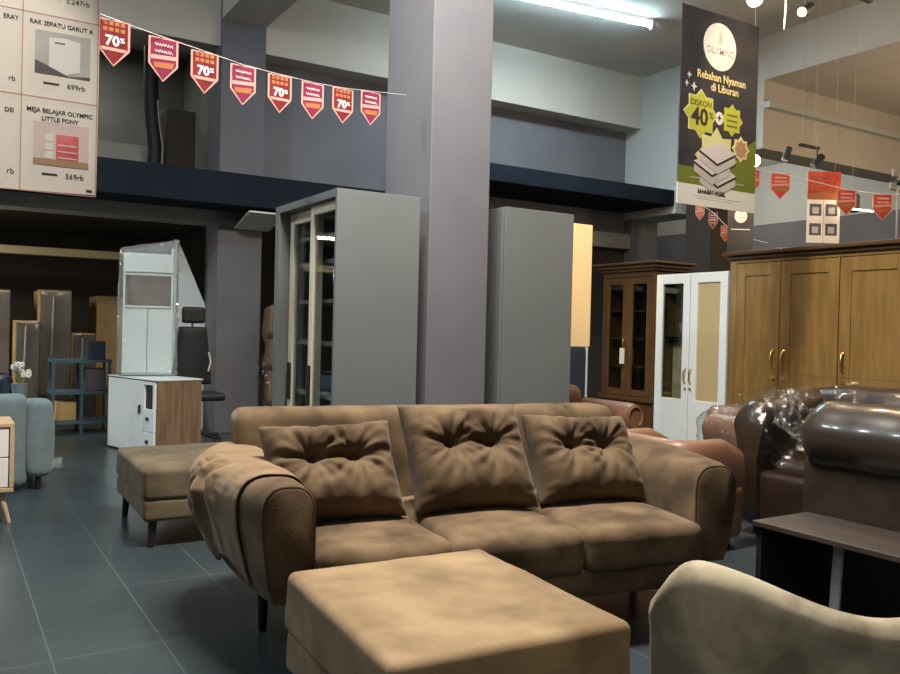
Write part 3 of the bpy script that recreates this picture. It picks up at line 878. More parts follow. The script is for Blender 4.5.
t = thing('wrapped_cabinet', 'tall white wall unit wrapped in clear plastic on top of the tv cabinet', 'cabinet', (1.47, 8.30, .712), math.radians(-11.5))
mb = MB(); mb.box(.0, .02, .02, .25, 0, 1.16); mb.box(.43, .45, .02, .25, 0, 1.22); mb.box(.02, .43, .02, .25, 0, .02); mb.box(.02, .43, .235, .25, .02, 1.16)
mb.box(.02, .43, .02, .235, .64, .66); mb.box(.02, .43, .02, .235, .95, .97); mb.box(.02, .43, .02, .235, 1.14, 1.16)
mb.build('carcass', M['white_trim'], t, smooth=False, bevel=.003)
box('niche', M['oak_dark'], t, .06, .43, .03, .22, .66, .95)
box('door', M['white_trim'], t, .0, .22, .0, .02, .02, .63, .003)
box('door', M['white_trim'], t, .225, .45, .0, .02, .02, .63, .003)
box('flap', M['white_trim'], t, .0, .45, .0, .02, .98, 1.15, .003)
def wrap_d(x, y, z, nx, ny, nz):
    k = .014 * fbm(x * 6, y * 6, z * 3) + (.014 + .02 * max(0, nx)) * abs(fbm(x * 18, y * 18, z * 12))
    z += .05 * max(0, nz) * nx
    return (x + nx * k, y + ny * k, z + nz * abs(k) * .5)
MB().soft((.225, .125, .625), (.52, .31, 1.25), .03, 26, 4, wrap_d).build('plastic_wrap', M['wrap'], t, angle=30)

t = thing('office_chair', 'black office chair with headrest behind the wood side of the tv cabinet', 'chair', (2.24, 8.72, 0))
MB().soft((0, 0, .88), (.36, .07, .60), .03, 8, 4, lambda x, y, z, nx, ny, nz: (x * (1 - .18 * nz), y + .04 * nx * nx, z)).build('backrest', M['black'], t)
MB().soft((.0, 0, 1.30), (.24, .07, .17), .03, 6, 4).build('headrest', M['black'], t)
MB().tube([(0, .05, 1.1), (0, .05, 1.28)], .015, 8).build('headrest_post', M['steel'], t)
MB().soft((0, -.22, .48), (.46, .44, .08), .035, 6, 4).build('seat', M['black'], t)
MB().tube([(0, -.2, .12), (0, -.2, .46)], .025, 10).build('post', M['steel'], t)
MB().tube([(.15, -.045, .72), (.17, -.06, .82), (.15, -.045, .92)], .008, 8).build('strap', M['pic_white'], t)
for k in range(5):
    a = 2 * PI * k / 5 + .3
    lg = MB().tube([(0, -.2, .11), (.26 * math.cos(a), -.2 + .26 * math.sin(a), .07)], .018, 8).build('leg', M['black'], t)
    MB().soft((.26 * math.cos(a), -.2 + .26 * math.sin(a), .03), (.05, .05, .06), .02, 2, 3).build('caster', M['black'], lg)

# blue grey armchair
t = thing('armchair', 'blue grey fabric armchair at the left edge of the hall', 'armchair', (.22, 6.90, 0))
def armb(x, y, z, nx, ny, nz): return (x + .02 * nx * (1 - nz * nz), y, z + .03 * ny * max(nz, 0) * -1)
MB().soft((.40, 0, .36), (.16, .74, .54), .06, 8, 5, armb).build('armrest', M['bluegrey'], t)
MB().soft((-.40, 0, .36), (.16, .74, .54), .06, 8, 5, armb).build('armrest', M['bluegrey'], t)
MB().soft((0, -.30, .36), (.64, .14, .66), .06, 8, 5).build('backrest', M['bluegrey'], t)
MB().soft((0, .05, .22), (.66, .60, .26), .04, 8, 4).build('base', M['bluegrey'], t)
MB().soft((0, .08, .40), (.60, .54, .14), .06, 8, 4).build('seat_cushion', M['bluegrey'], t)
for (x, y) in ((-.4, -.3), (.4, -.3), (-.4, .3), (.4, .3)):
    MB().tube([(x, y, 0), (x, y, .10)], .02, 8).build('leg', M['leg'], t)

# pale wood drawer unit
t = thing('sideboard', 'pale wooden drawer unit on splayed legs at the left edge', 'cabinet', (-.06, 5.74, 0))
mb = MB(); mb.box(-.45, .45, -.2, .2, .575, .60); mb.box(-.45, .45, -.2, .2, .19, .215); mb.box(-.45, -.425, -.2, .2, .215, .575); mb.box(.425, .45, -.2, .2, .215, .575); mb.box(-.425, .425, .185, .2, .215, .575)
mb.build('carcass', M['lightwood'], t, smooth=False, bevel=.004)
for k in range(2):
    d = box('drawer', M['pic_white'], t, -.42, .42, -.19, -.17, .22 + .178 * k, .392 + .178 * k, .003)
    MB().soft((0, -.2, .31 + .178 * k), (.12, .02, .02), .008, 3, 3).build('knob', M['lightwood'], d)
for (x, y) in ((-.38, -.14), (.38, -.14), (-.38, .14), (.38, .14)):
    s = 1 if x > 0 else -1
    MB().tube([(x + s * .05, y * 1.15, 0), (x, y, .195)], [.012, .022], 10).build('leg', M['lightwood'], t)

# dark blue chair and its flower pot behind
t = thing('armchair', 'navy armchair behind the blue grey armchair at the far left', 'armchair', (.20, 9.1, 0))
MB().soft((0, .28, .62), (.62, .14, .90), .06, 8, 5).build('backrest', M['navy'], t)
MB().soft((0, -.05, .30), (.66, .6, .3), .05, 6, 4).build('seat', M['navy'], t)
for s in (-1, 1):
    MB().soft((s * .34, -.02, .48), (.12, .6, .4), .05, 6, 4).build('armrest', M['navy'], t)
    for y in (-.25, .25):
        MB().tube([(s * .28, y, 0), (s * .28, y, .16)], .02, 8).build('leg', M['leg'], t)
t = thing('flower_pot', 'small pot of white flowers beside the navy armchair', 'plant', (.64, 8.62, 0))
MB().tube([(0, 0, 0), (0, 0, .42), (0, 0, .62)], [.10, .05, .07], 14).build('pot', M['bluegrey'], t)
for k in range(9):
    a = k * 2.4; r = .03 + .05 * (k % 3) / 2
    p = (r * math.cos(a), r * math.sin(a), .70 + .10 * ((k * 7) % 5) / 4)
    st = MB().tube([(0, 0, .60), p], .003, 6).build('stem', M['ban_green'], t)
    f = MB()
    for j in range(5):
        b = j * 2 * PI / 5
        f.soft((p[0] + .016 * math.cos(b), p[1] - .004, p[2] + .016 * math.sin(b)), (.022, .01, .022), .005, 2, 2)
    f.build('blossom', M['pic_white'], st)

# wrapped flat packs in the dim lower hall
packs = [(.30, .70, 11.0, 1.55, 'tall wrapped flat pack at the far left of the dim lower hall'),
         (.73, .985, 10.7, 1.20, 'shorter wrapped flat pack with a brown left side, left of the tallest one'),
         (1.0, 1.36, 11.0, 1.57, 'tallest wrapped flat pack with a dark front, behind the steel rack'),
         (1.38, 1.65, 11.1, 1.06, 'low wrapped flat pack between two tall ones behind the rack'),
         (1.69, 2.0, 11.3, 1.53, 'tall bright cardboard flat pack left of the plastic wrapped wall unit')]
for k, (x0, x1, y, h, lab) in enumerate(packs):
    t = thing('flat_pack', lab, 'box', ((x0 + x1) / 2, y, 0), 0, 'wrapped flat packs in the lower hall')
    w = (x1 - x0) / 2
    box('carton', M['card'], t, -w, w, 0, .6, 0, h, .008)
    if k != 4: box('front_board', M['card_dark'], t, -w + .02, w, -.02, 0, .02, h - .02, .004)
    MB().soft((0, .29, h / 2 + .003), (2 * w + .008, .67, h + .02), .015, 10, 3, lambda x, y, z, nx, ny, nz: (x + .008 * fbm(x * 8, y * 8, z * 6), y + .008 * fbm(x * 7, z * 7, 3), z)).build('film', M['wrap_thin'], t, angle=30)
    if k != 4:
        MB().tube([(-w * .2, -.036, h * .5), (-w * .1, -.036, h * .95)], .012, 6).build('tape', M['lintel'], t)

t = thing('steel_rack', 'blue grey steel rack with open shelves in the lower hall', 'rack', (1.32, 9.9, 0))
for x in (-.28, .0, .28):
    for y in (-.18, .18):
        MB().box(x - .014, x + .014, y - .014, y + .014, 0, .80).build('post', M['blue_steel'], t, smooth=False)
for z in (.10, .42, .76):
    MB().box(-.30, .30, -.2, .2, z, z + .03).build('shelf', M['blue_steel'], t, smooth=False)
for k, (x, y, z, sx, sy, sz, m, nm, lab, cat) in enumerate([
        (-.14, 0, .131, .2, .2, .2, 'card', 'carton', 'small brown carton on the lowest shelf of the steel rack', 'box'),
        (.14, .0, .451, .2, .22, .24, 'pic_dark', 'crate', 'dark crate on the middle shelf of the steel rack', 'crate'),
        (.16, .02, .791, .18, .2, .2, 'navy', 'carton', 'navy carton standing on top of the steel rack', 'box')]):
    o = MB().box(-sx / 2, sx / 2, -sy / 2, sy / 2, 0, sz).build(nm, M[m], None, smooth=False, bevel=.006)
    o.location = (1.32 + x, 9.9 + y, z); tag(o, lab, cat)
o = MB().box(-.16, .16, -.12, .12, 0, .26).build('carton', M['card'], None, smooth=False, bevel=.006)
o.location = (.84, 9.72, 0); tag(o, 'brown carton on the floor left of the steel rack', 'box')
# plastic scrap by the blue grey armchair
o = MB().soft((0, 0, .04), (.16, .14, .08), .03, 8, 3, lambda x, y, z, nx, ny, nz: (x + .03 * fbm(x * 20, y * 20, z * 20), y + .03 * fbm(y * 22, z * 20, x * 20 + 4), max(z + .02 * fbm(x * 25, y * 25, 7), -.04))).build('plastic_scrap', M['wrap'], None, angle=20)
o.location = (.80, 7.45, .004); tag(o, 'crumpled clear plastic scrap on the floor by the blue grey armchair', 'scrap')

# wrapped bundle glimpsed between rear column and glazed wardrobe
t = thing('wrapped_bundle', 'brown wrapped bundle standing between the rear column and the glazed wardrobe', 'bundle', (3.30, 9.0, 0))
MB().soft((0, 0, .72), (.34, .3, 1.44), .06, 14, 4, wob(.03, 6)).build('bundle_body', M['wood_side'], t)
for z in (.35, .75, 1.1):
    MB().soft((0, 0, z), (.36, .32, .06), .02, 6, 3, wob(.02, 6)).build('strap', M['oak_dark'], t)
MB().soft((0, 0, .45), (.44, .4, .86), .06, 20, 4, wob(.04, 9)).build('plastic_film', M['wrap_thin'], t, angle=30)

# light box under the left canopy
t = thing('light_panel', 'pale tilted ceiling light panel under the dark canopy by the rear column', 'light panel', (2.97, 8.88, 2.46))
MB().box(-.20, .20, -.27, .27, -.02, .0).xform(Matrix.Translation((0, 0, -.10)) @ Matrix.Rotation(math.radians(-14), 4, 'X')).build('panel', M['skin_white'], t, smooth=False, bevel=.004)
for x in (-.15, .15):
    MB().tube([(x, 0, -.11), (x, 0, 0)], .006, 6).build('bracket', M['steel'], t)

# ------------------------------------------------------------------ lamps
t = thing('tube_lamp', 'long glowing fluorescent tube lamp on the ceiling', 'lamp', (6.06, 7.55, 5.06), math.radians(-6.9))
MB().tube([(-1.25, 0, -.085), (1.25, 0, -.085)], .026, 12).build('tube', M['tube'], t)
box('housing', M['ceiling'], t, -1.28, 1.28, -.018, .018, -.05, 0, .004)
for x in (-1.27, 1.27):
    box('end_cap', M['white'], t, x - .012, x + .012, -.025, .025, -.14, -.03, .003)

def spot(label, loc, aim, lit=True, grp=None, sc=1.0, top=None):
    t = thing('spotlight', label, 'lamp', loc, 0, grp)
    a = Vector(aim).normalized(); R_ = a.to_track_quat('Z', 'Y').to_matrix().to_4x4()
    MB().tube([(0, 0, -.10 * sc), (0, 0, -.095 * sc), (0, 0, .07 * sc)], [.02 * sc, .042 * sc, .045 * sc], 18).xform(R_).build('can', M['black'], t)
    MB().tube([(0, 0, .071 * sc), (0, 0, .078 * sc)], .040 * sc, 16).xform(R_).build('lens', M['bulb'] if lit else M['pic_dark'], t)
    if top: MB().tube([(0, 0, 0), (0, 0, top)], .010 * sc, 8).build('bracket', M['black'], t)
    return t
spot('black ceiling spotlight with a lit lens, right of the black banner top', (5.32, 3.83, 3.60), (-.75, -.1, -.45), True, 'black spotlights', .8, .22)
o = box('lamp_track', M['black'], None, 4.6, 6.1, 3.80, 3.84, 3.82, 3.85, .003); tag(o, 'black lighting track above the banner, out at the top edge', 'track')
for (x, y) in ((4.7, 3.82), (6.0, 3.82)):
    MB().tube([(x, y, 3.85), (x, y, 5.06)], .0013, 6).build('suspension_wire', M['lintel'], o)
t = thing('bulb_lamp', 'round glowing warm bulb hanging at the top, above the banner corner', 'lamp', (4.985, 4.01, 3.66))
MB().soft((0, 0, 0), (.11, .11, .11), .055, 2, 6).build('bulb', M['bulb'], t)
MB().tube([(0, 0, .05), (0, 0, .16)], .022, 10).build('socket', M['black'], t)
MB().tube([(0, 0, .15), (0, 0, 1.40)], .002, 6).build('cord', M['lintel'], t)
MB().tube([(.28, -.05, 0.1), (.285, -.05, -.02), (.27, -.05, -.18)], [.004, .008, .004], 8).build('loose_cable', M['white'], t)
o = box('lamp_track', M['black'], None, 7.22, 7.52, 5.2, 5.24, 3.115, 3.14, .003); tag(o, 'short black lighting track with two dark spotlights above the wardrobe', 'track')
for x in (7.25, 7.49):
    MB().tube([(x, 5.22, 3.14), (x, 5.22, 5.06)], .0013, 6).build('suspension_wire', M['lintel'], o)
spot('dark spotlight at the bulb end of the short track above the wardrobe', (7.17, 5.33, 3.04), (-.3, .1, -.9), False, 'black spotlights', .8, .08)
spot('dark spotlight at the far right end of the short track above the wardrobe', (7.40, 5.15, 2.97), (-.55, .2, -.6), False, 'black spotlights', .85, .14)
t = thing('bulb_lamp', 'glowing warm bulb beside the lower edge of the black banner', 'lamp', (7.09, 5.66, 3.02))
MB().soft((0, 0, 0), (.13, .13, .13), .065, 2, 6).build('bulb', M['bulb'], t)
MB().tube([(0, 0, .06), (0, 0, .15)], .022, 10).build('socket', M['black'], t)
MB().tube([(0, 0, .14), (0, 0, 2.04)], .002, 6).build('cord', M['lintel'], t)
# twin shop lamp between two pennants
t = thing('twin_spotlight', 'black twin spotlight between two glowing pennants above the wardrobe', 'lamp', (7.3, 4.70, 2.50))
MB().soft((0, 0, 0), (.16, .10, .18), .04, 4, 4).build('housing', M['black'], t)
MB().tube([(-.12, -.06, -.075), (.12, -.14, -.085)], .007, 8).build('bar', M['bulb'], t)
MB().tube([(0, 0, .08), (0, 0, 2.56)], .0015, 6).build('cord', M['lintel'], t)
# wire ornament
t = thing('ceiling_fan', 'small pale multi blade fan on a rod at the right edge', 'fan', (7.36, 4.30, 2.58))
MB().tube([(0, 0, -.5), (0, 0, .12)], .008, 8).build('rod', M['lintel'], t)
for k in range(4):
    a = k * PI / 2 + .5
    MB().soft((.09 * math.cos(a), 0, .06 + .09 * math.sin(a)), (.10, .02, .07), .01, 3, 3).build('blade', M['lintel'], t)
MB().soft((0, 0, .06), (.05, .05, .05), .02, 3, 3).build('hub', M['black'], t)

# ------------------------------------------------------------------ hanging prints
def hang(t, xs, z0, z1, y=0):
    for x in xs:
        MB().tube([(x, y, z0), (x, y, z1)], .0012, 6).build('suspension_wire', M['lintel'], t)

# price list poster (left)
t = thing('price_poster', 'large white price poster with furniture pictures hanging at the left edge', 'poster', (0, 2.9, 0))
MB().poly([(-.58, 1.61), (.425, 1.625), (.43, 2.75), (-.58, 2.75)], 0, .004).build('sheet', M['paper'], t, smooth=False)
ln = MB()
for x in (-.062 - .0, .205):
    ln.box(x - .0015, x + .0015, -.001, 0, 1.62, 2.75)
for z in (1.62, 1.915, 2.175, 2.46):
    ln.box(-.58, .425, -.001, 0, z - .0015, z + .0015)
ln.box(.421, .424, -.001, 0, 1.62, 2.75)
ln.build('ruled_lines', M['redline'], t, smooth=False)
def cell(x0, z0, title, price, kind):
    w = .215
    p = MB().box(x0 + .035, x0 + w - .02, -.0012, 0, z0 + .065, z0 + .20)
    pic = p.build('picture', M['pic_pink' if kind == 'red' else 'pic_grey'], t, smooth=False)
    if kind == 'red':
        MB().box(x0 + .035, x0 + w - .02, -.0022, -.0013, z0 + .065, z0 + .085).build('picture_floor', M['pic_tan'], pic, smooth=False)
        MB().box(x0 + .10, x0 + .165, -.0022, -.0013, z0 + .085, z0 + .165).build('picture_desk', M['pic_red'], pic, smooth=False)
        f = MB()
        for k in range(3): f.box(x0 + .068, x0 + .092, -.0022, -.0013, z0 + .087 + k * .027, z0 + .109 + k * .027)
        f.build('picture_shelf', M['pic_white'], pic, smooth=False)
        f = MB()
        for k in range(3): f.box(x0 + .104, x0 + .16, -.0027, -.0023, z0 + .09 + k * .02, z0 + .094 + k * .02)
        f.build('picture_lines', M['pic_pink'], pic, smooth=False)
    else:
        MB().poly([(x0 + .035, z0 + .065), (x0 + .035, z0 + .105), (x0 + .065, z0 + .095), (x0 + .13, z0 + .067), (x0 + .195, z0 + .075), (x0 + .195, z0 + .065)], -.0022, -.0013).build('picture_floor', M['pic_dark'], pic, smooth=False)
        MB().poly([(x0 + .075, z0 + .09), (x0 + .125, z0 + .07), (x0 + .165, z0 + .085), (x0 + .165, z0 + .18), (x0 + .12, z0 + .185), (x0 + .075, z0 + .18)], -.0027, -.0023).build('picture_cabinet', M['pic_white'], pic, smooth=False)
        MB().box(x0 + .09, x0 + .12, -.0032, -.0028, z0 + .165, z0 + .169).build('picture_handle', M['pic_dark'], pic, smooth=False)
    for k, ttl in enumerate(title):
        text('lettering', ttl, .0195, x0 + .11, z0 + .228 - .024 * k + (.0 if len(title) > 1 else -.012), -.0015, M['ink'], t, sx=.92, bold=.0003)
    if price: text('lettering', price, .024, x0 + .155, z0 + .028, -.0015, M['ink'], t, sx=.95)
    MB().box(x0 + .06, x0 + .105, -.0015, 0, z0 + .034, z0 + .040).build('struck_price', M['ink'], t, smooth=False)
cell(.205, 1.64, ['MEJA BELAJAR OLYMPIC', 'LITTLE PONY'], '569rb', 'red')
cell(.205, 1.925, ['RAK SEPATU GARUT A'], '699rb', 'grey')
cell(.205, 2.195, [' '], '3.247rb', 'grey')
for z, ttl in ((1.64, 'DSI'), (1.925, 'ERAY'), (2.195, '')):
    cell(-.055, z, [], '', 'grey')
    if ttl: text('lettering', ttl, .0195, .172, z + .216, -.0015, M['ink'], t, sx=.92, bold=.0003)
    text('lettering', 'rb', .024, .178, z + .028, -.0015, M['ink'], t, sx=.95)
MB().box(.395, .412, -.0015, 0, 1.632, 1.640).build('corner_mark', M['ink'], t, smooth=False)
hang(t, (-.4, .40), 2.75, 5.06)

# pennant garland
def flag_shape(w, h): return [(-w / 2, 0), (w / 2, 0), (w / 2, -h * .62), (0, -h), (-w / 2, -h * .62)]
def pennant(label, loc, rz, w, h, kind, grp, tilt=0.0):
    t = thing('pennant', label, 'pennant', loc, rz, grp)
    t.rotation_euler = (0, tilt, rz)
    MB().poly(flag_shape(w, h), 0, .002).build('border', M['flag_edge'], t, smooth=False)
    k = .86
    pts = [(x * k, z * .93 - h * .025) for x, z in flag_shape(w, h)]
    face = MB().poly(pts, -.001, 0).build('face', M[{'70': 'flag_red', 'script': 'flag_plum', 'bright': 'flag_bright'}[kind]], t, smooth=False)
    if kind == '70':
        f = MB()
        for j in range(2):
            for i in range(4):
                x = -w * .34 + i * w * .18
                f.box(x, x + w * .13, -.0018, -.001, -h * (.12 + .13 * j), -h * (.04 + .13 * j))
        f.build('printed_blocks', M['flag_orange'], t, smooth=False)
        text('lettering', '70', h * .30, -w * .05, -h * .55, -.0015, M['flag_white'], t, bold=.002)
        text('lettering', '%', h * .14, w * .26, -h * .46, -.0015, M['flag_white'], t, bold=.001)
        MB().poly([(-w * .42, -h * .60), (w * .42, -h * .60), (w * .34, -h * .67), (-w * .34, -h * .67)], -.0018, -.001).build('stripe', M['flag_edge'], t, smooth=False)
    else:
        # wavy handwriting-like strokes
        f = MB()
        for j in range(2):
            z = -h * (.17 + .15 * j)
            f.tube([(-w * .30 + w * .6 * q / 22, -.0016, z + h * .035 * math.sin(q * 1.9 + j)) for q in range(23)], h * .010, 5)
        f.build('script_strokes', M['flag_white'], t)
        MB().poly([(-w * .42, -h * .42), (w * .42, -h * .38), (w * .42, -h * .47), (-w * .42, -h * .51)], -.0018, -.001).build('stripe', M['flag_edge'], t, smooth=False)
        MB().poly([(-w * .33, -h * .58), (w * .36, -h * .54), (w * .30, -h * .68), (-w * .28, -h * .70)], -.0018, -.001).build('stripe', M['flag_orange'], t, smooth=False)
    return t
FG = 'red pennants on the string left of the front column'
FL = [(.625, 3.855, 2.527), (.855, 3.955, 2.525), (1.07, 4.055, 2.530), (1.29, 4.155, 2.532), (1.518, 4.25, 2.548), (1.742, 4.345, 2.568), (1.966, 4.44, 2.598), (2.19, 4.535, 2.64)]
FLAB = ['red pennant printed 70 %, partly hidden behind the price poster', 'plum pennant with script, second from the price poster, over the dark pipe',
        'red pennant printed 70 %, just left of the rear column', 'plum pennant with script hanging in front of the rear column',
        'red pennant printed 70 %, just right of the rear column', 'plum pennant with script between two 70 % pennants on the dark back wall',
        'red pennant printed 70 %, closest to the front column', 'plum pennant with script at the front column end of the string']
for i, p in enumerate(FL):
    pennant(FLAB[i], (p[0], p[1], p[2] - .004), math.radians(4), .135, .20, '70' if i % 2 == 0 else 'script', FG)
pts = [Vector((-.3, 3.45, 2.56))] + [Vector(p) + Vector((0, 0, 0)) for p in FL] + [Vector((2.50, 4.67, 2.70))]
o = MB().tube(pts, .0014, 6).build('garland_string', M['pic_white'], None)
tag(o, 'thin pale string carrying the red pennants to the front column', 'string')

# black banner
t = thing('hanging_banner', 'tall black and green mattress banner with a white round emblem, hanging', 'banner', (3.85, 3.63, 2.03))
BW, BH = .715, 1.225
def wav(x, z): return .006 * math.sin(x * 9 + z * 2)
mb = MB()
nx, nz = 24, 30
rings = []
for j in range(nz + 1):
    z = BH * j / nz
    rings.append([(BW * i / nx, wav(BW * i / nx, z) * .0, z) for i in range(nx + 1)])
mb.poly([(0, .13), (BW, .13), (BW, BH), (0, BH)], 0, .004)
mb.build('sheet', M['ban_black'], t, smooth=False)
MB().poly([(-.005, 0), (BW + .003, 0), (BW + .003, .13), (-.005, .13)], -.0005, .004).build('footer', M['ban_white'], t, smooth=False)
MB().poly([(0, .13), (BW, .13), (BW, .48), (.52, .36), (.30, .235), (0, .235)], -.001, 0).build('green_ground', M['ban_green'], t, smooth=False)
def disc(x, z, rx, rz_, n=40): return [(x + rx * math.cos(2 * PI * k / n), z + rz_ * math.sin(2 * PI * k / n)) for k in range(n)]
def star(x, z, r, n=8, k=.76): return [(x + (r if i % 2 == 0 else r * k) * math.sin(PI * i / n), z + (r if i % 2 == 0 else r * k) * math.cos(PI * i / n)) for i in range(2 * n)]
d = MB().poly(disc(.345, 1.02, .150, .150), -.0015, 0).build('emblem', M['pic_white'], t, smooth=False)
MB().poly([(.325, 1.04), (.365, 1.04), (.36, 1.10), (.352, 1.11), (.347, 1.15), (.342, 1.11), (.332, 1.10)], -.002, -.0015).build('tower', M['pic_grey'], d, smooth=False)
text('lettering', 'OLYMPIC', .062, .345, .972, -.0022, M['pic_grey'], d, bold=.001)
text('lettering', 'Rebahan Nyaman', .070, .37, .80, -.0015, M['ban_yellow'], t, sx=.92, bold=.0015)
text('lettering', 'di Liburan', .070, .40, .735, -.0015, M['ban_yellow'], t, sx=.92, bold=.0015)
sp1 = MB()
for (x, z, r) in ((.075, .80, .022), (.055, .745, .020), (.12, .735, .03)):
    sp1.poly(star(x, z, r, 4, .35), -.0012, 0)
sp1.build('sparkles', M['ban_white'], t, smooth=False)
s1 = MB().poly(star(.185, .575, .155), -.0012, 0).build('badge', M['ban_pale'], t, smooth=False)
MB().poly(star(.185, .575, .145), -.0018, -.0012).build('badge_face', M['ban_lime'], s1, smooth=False)
text('lettering', 'DISKON', .052, .185, .622, -.0022, M['ink'], s1)
text('lettering', '40', .150, .175, .505, -.0022, M['ink'], s1, bold=.004)
text('lettering', '%', .06, .278, .555, -.0022, M['ink'], s1)
MB().poly(disc(.355, .57, .036, .042), -.0016, 0).build('plus_disc', M['ban_white'], t, smooth=False)
text('lettering', '+', .06, .355, .552, -.002, M['ink'], t, bold=.002)
s2 = MB().poly(star(.475, .575, .105), -.0012, 0).build('badge', M['ban_lime'], t, smooth=False)
f = MB()
for k in range(3): f.box(.425, .525, -.0018, -.0012, .60 - .035 * k, .612 - .035 * k)
f.build('small_print', M['ban_green'], s2, smooth=False)
s3 = MB().poly(star(.565, .40, .085), -.0024, 0).build('badge', M['ban_yellow'], t, smooth=False)
MB().poly(star(.565, .40, .062), -.003, -.0024).build('badge_face', M['pic_tan'], s3, smooth=False)
MB().poly(star(.335, .315, .195, 8, .72), -.0018, -.001).build('badge', M['ban_pale'], t, smooth=False)
for k, (zz, xx) in enumerate(((.16, .355), (.225, .30), (.30, .345))):
    m = MB().poly([(xx - .17, zz + .05), (xx, zz - .02), (xx + .17, zz + .06), (xx + .02, zz + .12)], -.0024 - .0012 * k, -.0018 - .0012 * k).build('printed_mattress', M['mattress'], t, smooth=False)
    MB().poly([(xx - .17, zz + .05), (xx, zz - .02), (xx + .17, zz + .06), (xx + .17, zz + .045), (xx, zz - .035), (xx - .17, zz + .035)], -.0027 - .0012 * k, -.0018 - .0012 * k).build('mattress_edge', M['ink'], m, smooth=False)
    MB().poly([(xx - .165, zz + .033), (xx, zz - .037), (xx + .165, zz + .043), (xx + .165, zz - .005), (xx, zz - .085), (xx - .165, zz - .015)], -.0022 - .0012 * k, -.0018 - .0012 * k).build('mattress_side', M['pic_grey'], m, smooth=False)
text('lettering', 'SAHABAT MEBEL', .034, .30, .082, -.002, M['ink'], t, bold=.001)
f = MB()
f.box(.12, .58, -.001, -.0005, .06, .064); f.box(.16, .50, -.001, -.0005, .045, .049); f.box(.10, .40, -.0015, -.001, .17, .175); f.box(.46, .60, -.0015, -.001, .17, .175)
f.build('small_print', M['pic_grey'], t, smooth=False)
hang(t, (.04, BW - .04), BH, 3.03)

# second poster and far pennants on the right
t = thing('price_poster', 'narrow red and white price poster hanging above the wardrobe', 'poster', (6.955, 4.76, 2.10), math.radians(-30))
MB().box(-.155, .155, 0, .004, 0, .66).build('sheet', M['paper'], t, smooth=False)
MB().box(-.155, .155, -.001, 0, .40, .66).build('red_header', M['flag_bright'], t, smooth=False)
f = MB()
for j in range(3):
    f.tube([(-.12 + .24 * q / 26, -.0016, .60 - .055 * j + .012 * math.sin(q * 1.7 + j * 2)) for q in range(27)], .005, 5)
f.build('script_strokes', M['flag_orange'], t)
MB().poly([(-.155, .40), (.155, .40), (.155, .44), (.02, .475), (-.155, .45)], -.0014, -.001).build('header_band', M['flag_orange'], t, smooth=False)
for x in (-.075, .075):
    for z in (.04, .22):
        pc = MB().box(x - .055, x + .055, -.001, 0, z + .03, z + .14).build('picture', M['pic_dark'], t, smooth=False)
        MB().box(x - .03, x + .03, -.0016, -.001, z + .05, z + .11).build('picture_item', M['pic_grey'], pc, smooth=False)
MB().box(-.002, .002, -.001, 0, 0, .40).build('ruled_line', M['redline'], t, smooth=False)
hang(t, (-.1, .1), .66, 2.96)
FG2 = 'red pennants on the far string above the wardrobe'
far = [((6.25, 5.02, 2.74), 'bright red pennant half hidden by the edge of the black banner'),
       ((6.46, 4.86, 2.70), 'bright red pennant right of the black banner, below the dark spotlights'),
       ((6.98, 4.55, 2.57), 'glowing red pennant left of the black twin spotlight'),
       ((7.23, 4.36, 2.53), 'glowing red pennant right of the black twin spotlight')]
for p, lab in far:
    pennant(lab, p, math.radians(-31), .18, .235, 'bright', FG2)
o = MB().tube([(5.9, 5.25, 2.80)] + [Vector(p[0]) for p in far] + [(7.6, 4.1, 2.53)], .003, 6).build('garland_string', M['pic_white'], None)
tag(o, 'thin pale string carrying the bright red pennants above the wardrobe', 'string')
FG3 = 'small pennants seen under the black banner'
tiny = [((7.78, 6.97, 2.80), 'bright', 'red pennant just under the black banner footer'), ((7.92, 6.89, 2.70), 'script', 'plum pennant second in the row falling under the black banner'),
        ((8.05, 6.81, 2.55), 'bright', 'red pennant third in the row falling under the black banner'), ((8.17, 6.73, 2.46), 'script', 'plum pennant fourth in the row falling under the black banner'),
        ((8.29, 6.66, 2.40), 'bright', 'lowest red pennant of the row falling under the black banner')]
for p, kd, lab in tiny:
    pennant(lab, p, math.radians(-32), .11, .20, kd, FG3)
o = MB().tube([(7.5, 7.15, 3.0)] + [Vector(p[0]) for p in tiny] + [(8.5, 6.55, 2.35)], .004, 6).build('garland_string', M['pic_white'], None)
tag(o, 'thin pale string with the small pennants under the black banner', 'string')
t = thing('hanging_banner', 'small black banner with a round white emblem above the wardrobe corner', 'banner', (7.38, 6.04, 2.10), math.radians(-33))
MB().box(-.14, .14, 0, .004, 0, .56).build('sheet', M['ban_black'], t, smooth=False)
d = MB().poly(disc(0, .42, .068, .075), -.001, 0).build('emblem', M['pic_white'], t, smooth=False)
MB().poly([(-.012, .43), (.012, .43), (.0, .475)], -.0016, -.001).build('tower', M['pic_grey'], d, smooth=False)
MB().box(-.05, .05, -.0016, -.001, .40, .412).build('small_print', M['pic_grey'], d, smooth=False)
MB().box(-.10, .10, -.001, 0, .27, .28).build('text_line', M['pic_white'], t, smooth=False)
hang(t, (-.1, .1), .56, 2.96)

